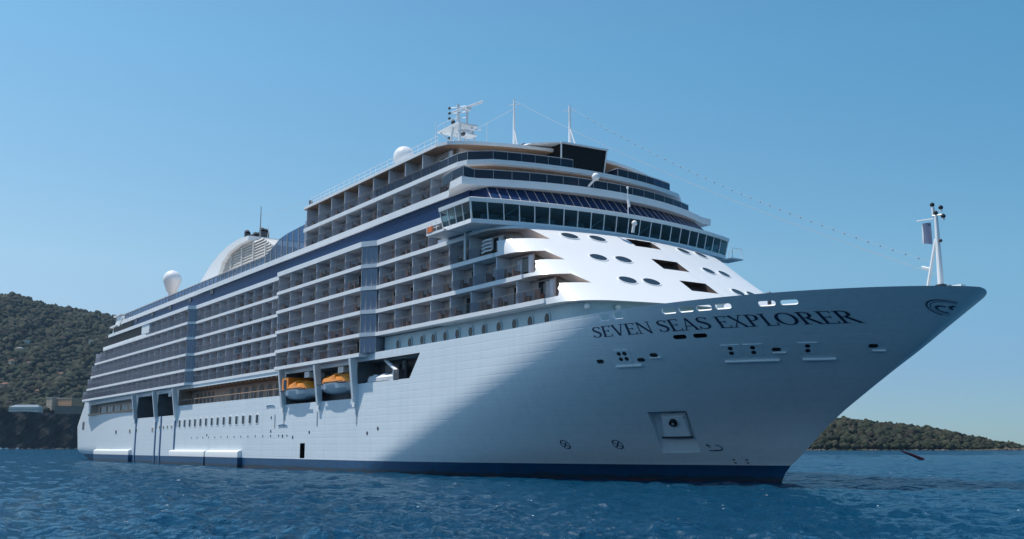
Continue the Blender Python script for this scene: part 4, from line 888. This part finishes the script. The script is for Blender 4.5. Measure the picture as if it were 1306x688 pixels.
# ------------------------------------------------------------------ water
def water():
    r = [6.0]
    while r[-1] < 420: r.append(r[-1] * 1.0072)
    while r[-1] < 60000: r.append(r[-1] * 1.06)
    r = np.array(r); base = math.atan2(FWH.y, FWH.x)
    th = np.concatenate([np.linspace(-0.62, 0.62, 760), np.linspace(0.62, 2 * math.pi - 0.62, 90)[1:-1]]) + base
    RR, TT = np.meshgrid(r, th, indexing='ij'); X = CAM.x + RR * np.cos(TT); Y = CAM.y + RR * np.sin(TT)
    Z = np.zeros_like(X); g = np.random.default_rng(3); DX = np.zeros_like(X); DY = np.zeros_like(X)
    wind = base + 2.3
    for i in range(150):
        lam = 0.5 * (22 ** (i / 149.0)); k = 2 * math.pi / lam; a = wind + g.normal(0, 0.75); ph = g.uniform(0, 2 * math.pi)
        amp = 0.0078 * lam ** 0.42 * g.uniform(0.4, 1.3)
        att = np.clip(1.6 - RR * 0.0072 * 2.2 / lam, 0, 1)
        q = k * (np.cos(a) * X + np.sin(a) * Y) + ph
        Z += amp * att * np.sin(q); DX += amp * att * 0.7 * np.cos(q) * math.cos(a); DY += amp * att * 0.7 * np.cos(q) * math.sin(a)
    V = np.stack([X + DX, Y + DY, Z], -1).reshape(-1, 3)
    nr, nt_ = X.shape; ii, jj = np.meshgrid(np.arange(nr - 1), np.arange(nt_), indexing='ij'); j2 = (jj + 1) % nt_
    Fq = np.stack([ii * nt_ + jj, (ii + 1) * nt_ + jj, (ii + 1) * nt_ + j2, ii * nt_ + j2], -1).reshape(-1, 4)
    me = bpy.data.meshes.new('water'); me.vertices.add(len(V)); me.vertices.foreach_set('co', V.ravel().astype(np.float32))
    me.loops.add(Fq.size); me.loops.foreach_set('vertex_index', Fq.ravel().astype(np.int32)); me.polygons.add(len(Fq))
    me.polygons.foreach_set('loop_start', np.arange(0, Fq.size, 4, dtype=np.int32)); me.update(calc_edges=True); me.shade_smooth()
    m = bpy.data.materials.new('sea'); m.use_nodes = True; t = m.node_tree; L = t.links; t.nodes.clear(); out_ = t.nodes.new('ShaderNodeOutputMaterial')
    df = t.nodes.new('ShaderNodeBsdfDiffuse'); gs = t.nodes.new('ShaderNodeBsdfGlossy'); mx = t.nodes.new('ShaderNodeMixShader'); fn = t.nodes.new('ShaderNodeFresnel'); fm = t.nodes.new('ShaderNodeMath'); fm.operation = 'MULTIPLY'; fm.inputs[1].default_value = 0.72
    gs.inputs['Roughness'].default_value = 0.045; gs.inputs['Color'].default_value = (0.80, 0.93, 1.0, 1); fn.inputs['IOR'].default_value = 1.33
    L.new(fn.outputs[0], fm.inputs[0]); L.new(fm.outputs[0], mx.inputs[0]); L.new(df.outputs[0], mx.inputs[1]); L.new(gs.outputs[0], mx.inputs[2]); L.new(mx.outputs[0], out_.inputs[0])
    tc_ = t.nodes.new('ShaderNodeTexCoord'); prev = None
    for sc_, dist, st in ((4.2, 0.13, (1, 1, 1)), (1.1, 0.36, (1, 1.0, 1)), (0.22, 0.6, (1, 1, 1))):
        mp = t.nodes.new('ShaderNodeMapping'); mp.inputs['Rotation'].default_value = (0, 0, -base); mp.inputs['Scale'].default_value = st; L.new(tc_.outputs['Object'], mp.inputs[0])
        n = t.nodes.new('ShaderNodeTexNoise'); n.inputs['Scale'].default_value = sc_; n.inputs['Detail'].default_value = 5; n.inputs['Roughness'].default_value = 0.55; L.new(mp.outputs[0], n.inputs['Vector'])
        bp = t.nodes.new('ShaderNodeBump'); bp.inputs['Distance'].default_value = dist; bp.inputs['Strength'].default_value = 1; L.new(n.outputs[0], bp.inputs['Height'])
        if prev: L.new(prev, bp.inputs['Normal'])
        prev = bp.outputs[0]
    for q in (df, gs, fn): L.new(prev, q.inputs['Normal'])
    # white flecks in the colour: sparse foam, also painted sun glints
    n = t.nodes.new('ShaderNodeTexNoise'); n.inputs['Scale'].default_value = 2.2; n.inputs['Detail'].default_value = 3; L.new(tc_.outputs['Object'], n.inputs['Vector'])
    fr = t.nodes.new('ShaderNodeValToRGB'); fr.color_ramp.elements[0].position = 0.725; fr.color_ramp.elements[0].color = (0.002, 0.038, 0.082, 1); fr.color_ramp.elements[1].position = 0.755; fr.color_ramp.elements[1].color = (0.75, 0.80, 0.84, 1)
    L.new(n.outputs[0], fr.inputs[0]); L.new(fr.outputs[0], df.inputs['Color'])
    me.materials.append(m); o = bpy.data.objects.new('water', me); COL.objects.link(o); o['kind'] = 'structure'
water()

# ------------------------------------------------------------------ land
def ground_mat(name, c1, c2, c3, scale):
    m = bpy.data.materials.new(name); m.use_nodes = True; t = m.node_tree; b = t.nodes['Principled BSDF']; b.inputs['Roughness'].default_value = 0.95; b.inputs['Specular IOR Level'].default_value = 0.1
    n = t.nodes.new('ShaderNodeTexNoise'); n.inputs['Scale'].default_value = scale; n.inputs['Detail'].default_value = 8; tc_ = t.nodes.new('ShaderNodeTexCoord'); t.links.new(tc_.outputs['Object'], n.inputs['Vector'])
    r = t.nodes.new('ShaderNodeValToRGB'); r.color_ramp.elements[0].position = .35; r.color_ramp.elements[0].color = (*c1, 1); r.color_ramp.elements[1].position = .68; r.color_ramp.elements[1].color = (*c3, 1)
    e = r.color_ramp.elements.new(.5); e.color = (*c2, 1); t.links.new(n.outputs[0], r.inputs[0]); t.links.new(r.outputs[0], b.inputs['Base Color']); M[name] = m
ground_mat('hill_ground', (0.025, 0.032, 0.020), (0.038, 0.045, 0.028), (0.085, 0.080, 0.055), 0.03)
ground_mat('cliff_rock', (0.012, 0.014, 0.016), (0.024, 0.026, 0.027), (0.05, 0.048, 0.045), 0.06)
ground_mat('shore_rock', (0.05, 0.045, 0.04), (0.13, 0.11, 0.09), (0.30, 0.24, 0.20), 0.05)
def tree_mat():
    m = bpy.data.materials.new('foliage'); m.use_nodes = True; t = m.node_tree; b = t.nodes['Principled BSDF']; b.inputs['Roughness'].default_value = 0.9; b.inputs['Specular IOR Level'].default_value = 0.15
    a = t.nodes.new('ShaderNodeAttribute'); a.attribute_name = 'tint'; t.links.new(a.outputs['Color'], b.inputs['Base Color']); M['foliage'] = m
tree_mat()
def vnoise(x, y, seed=0):
    s = 0
    for k, (f_, a_) in enumerate(((1, 1.0), (2.1, .5), (4.3, .28), (9.1, .15))):
        s = s + a_ * np.sin(x * f_ + 1.7 * k + seed + 1.3 * np.sin(y * f_ * .7 + seed)) * np.cos(y * f_ * 1.1 - .9 * k + seed * 2)
    return s
def zpix(D, y): return CAM.z + D * math.tan(PITCH + math.atan((344 - y) / 1300.0))
RIDGE_L = [(-700, 470), (-400, 400), (-200, 368), (-60, 372), (0, 379), (10, 377), (25, 381), (40, 385), (60, 393), (75, 395), (100, 398), (125, 402), (150, 409), (200, 430), (260, 470), (320, 520), (380, 575)]
RIDGE_R = [(900, 572), (960, 556), (1020, 546), (1075, 534), (1090, 537), (1110, 539), (1150, 543), (1170, 545), (1190, 551), (1215, 556), (1240, 559), (1262, 563), (1285, 567), (1306, 570), (1335, 574), (1500, 577)]
def hill(name, ridge, D0, D1, Dr, pxs, zfun, nD, m):
    Ds = np.linspace(D0, D1, nD); v = []; 
    for D in Ds:
        for x in pxs:
            z = zfun(x, D); p = CAM + FWH * D + RT * ((D * math.cos(PITCH) + (z - CAM.z) * math.sin(PITCH)) * (x - 653) / 1300.0); v.append((p.x, p.y, z))
    n = len(pxs); f = [(j * n + i, j * n + i + 1, (j + 1) * n + i + 1, (j + 1) * n + i) for j in range(nD - 1) for i in range(n - 1)]
    me = bpy.data.meshes.new(name); me.from_pydata(v, [], f); me.materials.append(M[m]); me.shade_smooth(); o = bpy.data.objects.new(name, me); COL.objects.link(o); o['kind'] = 'structure'; return o
def z_left(x, D):
    ridge = zpix(2700, interp(RIDGE_L, x)) - 7
    if D < 1585: zc = 0
    top = 54.0 + 2 * math.sin(x * .05)
    fade = 1 if x < 240 else max(0.0, 1 - (x - 240) / 120.0)
    if D < 1700: z = -3 + (top + 3) * max(0, min(1, (D - 1576 + 4 * math.sin(x * .21)) / 9.0)) ; z += 0
    else:
        t = min(1, (D - 1700) / 1000.0); s = t * t * (3 - 2 * t) * .55 + t * .45; z = top + (ridge - top) * s + 12 * math.sin(x * .045 + D * .009) * t * (1 - t) * 4 + 7 * math.sin(x * .11 - D * .017) * t * (1 - t) * 4
        if D > 2700: z = ridge - (D - 2700) * .35
    return max(-3, z * fade - 3 * (1 - fade))
pl = np.linspace(-700, 400, 150)
hill('hill', RIDGE_L, 1555, 3100, 2700, pl, z_left, 150, 'hill_ground')
def z_right(x, D):
    h = max(0, zpix(1080, interp(RIDGE_R, x)) - (4.0 if x < 1180 else 1.2)); t = min(1, max(0, (D - 946 - 3 * math.sin(x * .3)) / 134.0)); z = -1.5 + (h + 1.5) * math.sin(t * math.pi / 2) ** .8
    if D > 1080: z = h - (D - 1080) * .2
    return max(-1.5, z)
hill('headland', RIDGE_R, 944, 1250, 1080, np.linspace(890, 1520, 160), z_right, 60, 'hill_ground')
def cliff():
    xs = np.linspace(-500, 330, 300); zs = np.linspace(-2, 1, 26); v = []; top = lambda x: 54 + 2 * math.sin(x * .05)
    for j, s in enumerate(np.linspace(0, 1, 26)):
        for x in xs:
            z = -2 + (top(x) + 2.5) * s; D = 1561 - 4 * math.sin(x * .21) + 7 * s + 2.2 * float(vnoise(np.array(x * .16), np.array(z * .13), 2)) ; p = CAM + FWH * D + RT * (D * (x - 653) / 1300.0); v.append((p.x, p.y, z))
    n = len(xs); f = [(j * n + i, j * n + i + 1, (j + 1) * n + i + 1, (j + 1) * n + i) for j in range(25) for i in range(n - 1)]
    me = bpy.data.meshes.new('sea_cliff'); me.from_pydata(v, [], f); me.materials.append(M['cliff_rock']); o = bpy.data.objects.new('sea_cliff', me); COL.objects.link(o); o['kind'] = 'structure'
cliff()
def forest(name, spots, seed):
    """one mesh of many crowns: jittered low spheres of leaf clumps, each with its own green"""
    g = np.random.default_rng(seed); bm = bmesh.new(); bmesh.ops.create_icosphere(bm, subdivisions=2, radius=1); base = np.array([v.co[:] for v in bm.verts]); fc = np.array([[v.index for v in f.verts] for f in bm.faces]); bm.free()
    nb = len(base); N = len(spots); P = np.array([s[:3] for s in spots]); rad = np.array([s[3] for s in spots])
    V = np.repeat(base[None], N, 0) * (1 + g.normal(0, .21, (N, nb, 1))); sc_ = np.stack([rad * g.uniform(.85, 1.25, N), rad * g.uniform(.85, 1.25, N), rad * g.uniform(.75, 1.3, N)], -1)[:, None, :]
    V = V * sc_ + (P + np.stack([np.zeros(N), np.zeros(N), rad * .65], -1))[:, None, :]
    Fi = (fc[None] + (np.arange(N) * nb)[:, None, None]).reshape(-1, 3)
    me = bpy.data.meshes.new(name); me.vertices.add(N * nb); me.vertices.foreach_set('co', V.ravel().astype(np.float32)); me.loops.add(Fi.size); me.loops.foreach_set('vertex_index', Fi.ravel().astype(np.int32)); me.polygons.add(len(Fi)); me.polygons.foreach_set('loop_start', np.arange(0, Fi.size, 3, dtype=np.int32)); me.update(calc_edges=True); me.shade_smooth()
    pal = np.array([(.026, .036, .022), (.036, .047, .028), (.052, .062, .036), (.030, .042, .028), (.070, .070, .045), (.045, .042, .030)])
    c = pal[g.integers(0, len(pal), N)] * g.uniform(.50, .82, (N, 1)); c = np.repeat(np.concatenate([c, np.ones((N, 1))], 1)[:, None, :], nb, 1)
    at_ = me.color_attributes.new('tint', 'FLOAT_COLOR', 'POINT'); at_.data.foreach_set('color', c.ravel().astype(np.float32))
    me.materials.append(M['foliage']); o = bpy.data.objects.new(name, me); COL.objects.link(o); o['kind'] = 'stuff'; return o
def ground_pt(x, D, zf):
    z = zf(x, D); p = CAM + FWH * D + RT * ((D * math.cos(PITCH) + (z - CAM.z) * math.sin(PITCH)) * (x - 653) / 1300.0); return (p.x, p.y, z)
spots = []
for _ in range(9500):
    x = random.uniform(-330, 300) if random.random() < .3 else random.uniform(-30, 165); D = random.uniform(1640, 2760)
    if D < 1715 and random.random() < .6: continue
    clear = math.sin(x * .07 + D * .012) + math.sin(x * .13 - D * .021)
    if clear > 1.75 and 1900 < D < 2500: continue
    p = ground_pt(x, D, z_left); spots.append((*p, (random.uniform(3.0, 6.0) if random.random() < .7 else random.uniform(6, 9.5)) * (1.1 if D > 2650 else 1)))
forest('hillside_wood', spots, 5)
spots = []
for _ in range(7000):
    x = random.uniform(900, 1300) if random.random() < .9 else random.uniform(1300, 1500); D = random.uniform(949, 1110)
    p = ground_pt(x, D, z_right)
    if p[2] < 0.8 or (x > 1262 and random.random() < .75): continue
    spots.append((*p, (random.uniform(1.4, 2.6) if random.random() < .8 else random.uniform(2.6, 3.8)) * (0.7 if x > 1225 else 1)))
forest('headland_wood', spots, 6)
# rocks along the shores
rk = MB()
def rocks(name, xs, D, zf, r0, r1, n, m):
    mb = MB()
    for _ in range(n):
        x = random.uniform(*xs); d = D + random.uniform(-2, 5); p = CAM + FWH * d + RT * (d * (x - 653) / 1300.0); r = random.uniform(r0, r1); k = len(mb.v); mb.ball((p.x, p.y, r * .2), r, m, 7, 5, random.uniform(.4, .8))
        mb.v[k:] = [(a + random.uniform(-.25, .25) * r, b + random.uniform(-.25, .25) * r, c + random.uniform(-.2, .2) * r) for a, b, c in mb.v[k:]]
    o = mb.build(name); o['kind'] = 'stuff'; return o
rocks('shore_rocks', (900, 1330), 944, None, .5, 1.4, 200, 'shore_rock')
rocks('shore_rocks', (1255, 1345), 944, None, 1.0, 2.6, 60, 'shore_rock')
rocks('shore_boulders', (-200, 130), 1556, None, .8, 2.4, 160, 'shore_rock')
# houses
mat('plaster_cream', (0.55, 0.45, 0.34), 0.9, var=.15, vscale=.3); mat('plaster_white', (0.66, 0.64, 0.60), 0.9, var=.12, vscale=.3); mat('plaster_ochre', (0.52, 0.30, 0.17), 0.9, var=.15, vscale=.3); mat('plaster_pink', (0.50, 0.33, 0.27), 0.9, var=.1, vscale=.3)
mat('tile_roof', (0.30, 0.15, 0.10), 0.9, var=.3, vscale=.8); mat('grey_roof', (0.26, 0.31, 0.35), 0.7, var=.1, vscale=.4); mat('blue_roof', (0.09, 0.16, 0.22), 0.6, var=.1, vscale=.4); mat('stone_wall', (0.20, 0.19, 0.16), 0.95, var=.3, vscale=.5); mat('concrete', (0.50, 0.46, 0.40), 0.9, var=.15, vscale=.4)
def house(name, x, D, w_, d_, h, wall, roof, label, flat=False, zf=None, rows=2, z=None, rot=0.0):
    zf = zf or z_left; p = ground_pt(x, D, zf); z0 = p[2] if z is None else z
    root = empty(name, (p[0], p[1], z0), label, 'house' if name == 'house' else 'building', rz=math.atan2(RT.y, RT.x) + rot)
    m = MB(); m.box(-w_ / 2, w_ / 2, -d_ / 2, d_ / 2, -5, h, wall); m.build('wall', root)
    m = MB()
    if flat: m.box(-w_ / 2 - .5, w_ / 2 + .5, -d_ / 2 - .5, d_ / 2 + .5, h, h + .8, roof)
    else: m.loft([(-w_ / 2 - .6, -d_ / 2 - .6, h), (w_ / 2 + .6, -d_ / 2 - .6, h), (w_ / 2 + .6, d_ / 2 + .6, h), (-w_ / 2 - .6, d_ / 2 + .6, h)], [(-w_ / 2 + d_ * .35, -.1, h + d_ * .25), (w_ / 2 - d_ * .35, -.1, h + d_ * .25), (w_ / 2 - d_ * .35, .1, h + d_ * .25), (-w_ / 2 + d_ * .35, .1, h + d_ * .25)], roof)
    m.build('roof', root)
    n = max(2, int(w_ / 3.4))
    for r_ in range(rows):
        for i in range(n):
            xx = -w_ / 2 + w_ * (i + .5) / n; zz = 1.2 + (h - 1.0) * r_ / rows; m = MB(); m.box(xx - .55, xx + .55, -d_ / 2 - .06, -d_ / 2 + .2, zz, zz + 1.5, 'dark_glass'); m.build('window', root)
    return root
house('waterfront_building', 33, 1600, 46, 16, 10, 'plaster_white', 'blue_roof', 'long pale building with a blue grey hipped roof on the cliff top', rows=2, z=54)
house('terrace_building', 86, 1640, 40, 14, 12, 'plaster_ochre', 'concrete', 'ochre flat roofed building right of the blue roof, next to the stern', flat=True, rows=2, z=67, rot=-.6)
house('terrace_building', 66, 1650, 16, 12, 15, 'plaster_cream', 'concrete', 'tall narrow cream block standing between the blue roof and the ochre building', flat=True, rows=3, z=66, rot=-.6)
house('waterfront_building', 90, 1600, 46, 10, 8, 'stone_wall', 'stone_wall', 'long grey stone terrace below the ochre building at the cliff edge', flat=True, rows=1, z=57)
hs = [(3, 1660, 12, 9, 9, 'plaster_pink', 'tile_roof', 'pink house with a tiled roof at the left edge on the cliff'), (12, 1720, 15, 9, 8, 'plaster_white', 'grey_roof', 'white house with a grey roof above the pink cliff house'),
 (24, 1665, 10, 8, 10, 'plaster_cream', 'tile_roof', 'cream house with a red roof just behind the blue roofed building'), (-25, 1640, 20, 10, 9, 'plaster_cream', 'tile_roof', 'wide cream house on the cliff outside the left corner'),
 (32, 2180, 14, 10, 8, 'plaster_white', 'concrete', 'white flat house highest in the hill clearing'), (24, 2120, 16, 10, 7, 'plaster_white', 'grey_roof', 'white house with a grey roof in the upper hill clearing'), (14, 2060, 12, 9, 7, 'plaster_cream', 'tile_roof', 'cream tiled house at the left of the hill clearing'),
 (34, 2010, 15, 9, 7, 'plaster_white', 'tile_roof', 'white tiled house in the middle of the hillside'), (6, 1950, 14, 9, 7, 'plaster_pink', 'tile_roof', 'pink tiled house low on the left hillside'), (77, 2000, 11, 9, 7, 'plaster_pink', 'tile_roof', 'small pink house among trees right of the hillside middle'),
 (88, 2080, 12, 9, 7, 'plaster_white', 'tile_roof', 'small white house on the hillside nearest the ship'), (52, 1880, 17, 9, 6, 'plaster_ochre', 'tile_roof', 'long ochre house low on the hillside above the dark wood'), (108, 1880, 10, 8, 6, 'plaster_cream', 'tile_roof', 'small cream house half hidden by the stern decks'), (118, 2260, 13, 9, 6, 'plaster_white', 'concrete', 'flat pale house high on the hill beside the ship top')]
for x, D, w_, d_, h, wl, rf, lb in hs: house('house', x, D, w_ * (1.25 if D > 1800 else 1), d_, h + (5 if D > 1800 else 2), wl, rf, lb, flat=rf == 'concrete', rot=random.uniform(-.8, -.35))
# small boats drawn up below the cliff
bp = None
for i, (x, ln, lb) in enumerate(((4, 6.5, 'white motor boat at the far left below the dark cliff'), (10, 8.5, 'longest white motor boat moored below the dark cliff'), (18, 6.0, 'small white motor boat third from the left under the cliff'), (32, 4.5, 'lone small white boat right of the others under the cliff'))):
    p = CAM + FWH * 1548 + RT * (1548 * (x - 653) / 1300.0); root = empty('motor_boat', (p.x, p.y, 0), lb, 'boat', 'small boats under the cliff', rz=math.atan2(RT.y, RT.x) + .2 * i)
    m = MB(); m.loft([(-ln / 2, -1, -.2), (ln * .3, -1, -.2), (ln * .42, 0, -.2), (ln * .3, 1, -.2), (-ln / 2, 1, -.2)], [(-ln / 2, -1.2, 1.1), (ln * .33, -1.2, 1.2), (ln / 2, 0, 1.4), (ln * .33, 1.2, 1.2), (-ln / 2, 1.2, 1.1)], 'white_clean'); m.build('hull', root)
    m = MB(); m.loft([(-ln * .2, -.9, 1.1), (ln * .22, -.9, 1.1), (ln * .22, .9, 1.1), (-ln * .2, .9, 1.1)], [(-ln * .15, -.75, 2.3), (ln * .08, -.75, 2.3), (ln * .08, .75, 2.3), (-ln * .15, .75, 2.3)], 'white_clean'); m.build('cabin', root)
# dark red spar in the water
m = MB(); a = Vector((6.9, 147.2, 0.0)); dirv = (-RT * 0.93 + Vector((0, 0, .0))).normalized(); q = a - RT * 4.9 + Vector((0, 0, 2.1))
m.tube(a + Vector((0, 0, -.3)) + RT * .4, a + Vector((0, 0, .35)), .28, 'spar_red', 8, .5); m.tube(a + Vector((0, 0, .2)), a.lerp(q, .55) + Vector((0, 0, .2)), .42, 'spar_red', 8, .34); m.tube(a.lerp(q, .55) + Vector((0, 0, .2)), q, .34, 'spar_red', 8, .12)
tag(m.build('spar_buoy', smooth=40), 'dark red spar leaning low over the water off the bow', 'buoy')

# ------------------------------------------------------------------ the air over the bay
mb = MB(); hz = CAM + FWH * 1500
mb.box(-4200, 4200, -4200, 4200, -4.5, 520, 'white_paint'); HZ = mb.build('haze', loc=(hz.x, hz.y, 0)); HZ['kind'] = 'stuff'
hm = bpy.data.materials.new('air'); hm.use_nodes = True; t = hm.node_tree; t.nodes.clear(); o_ = t.nodes.new('ShaderNodeOutputMaterial'); pv = t.nodes.new('ShaderNodeVolumePrincipled')
pv.inputs['Color'].default_value = (0.45, 0.72, 1.0, 1); pv.inputs['Density'].default_value = 0.000032; pv.inputs['Anisotropy'].default_value = 0.0; t.links.new(pv.outputs[0], o_.inputs['Volume'])
HZ.data.materials.clear(); HZ.data.materials.append(hm)
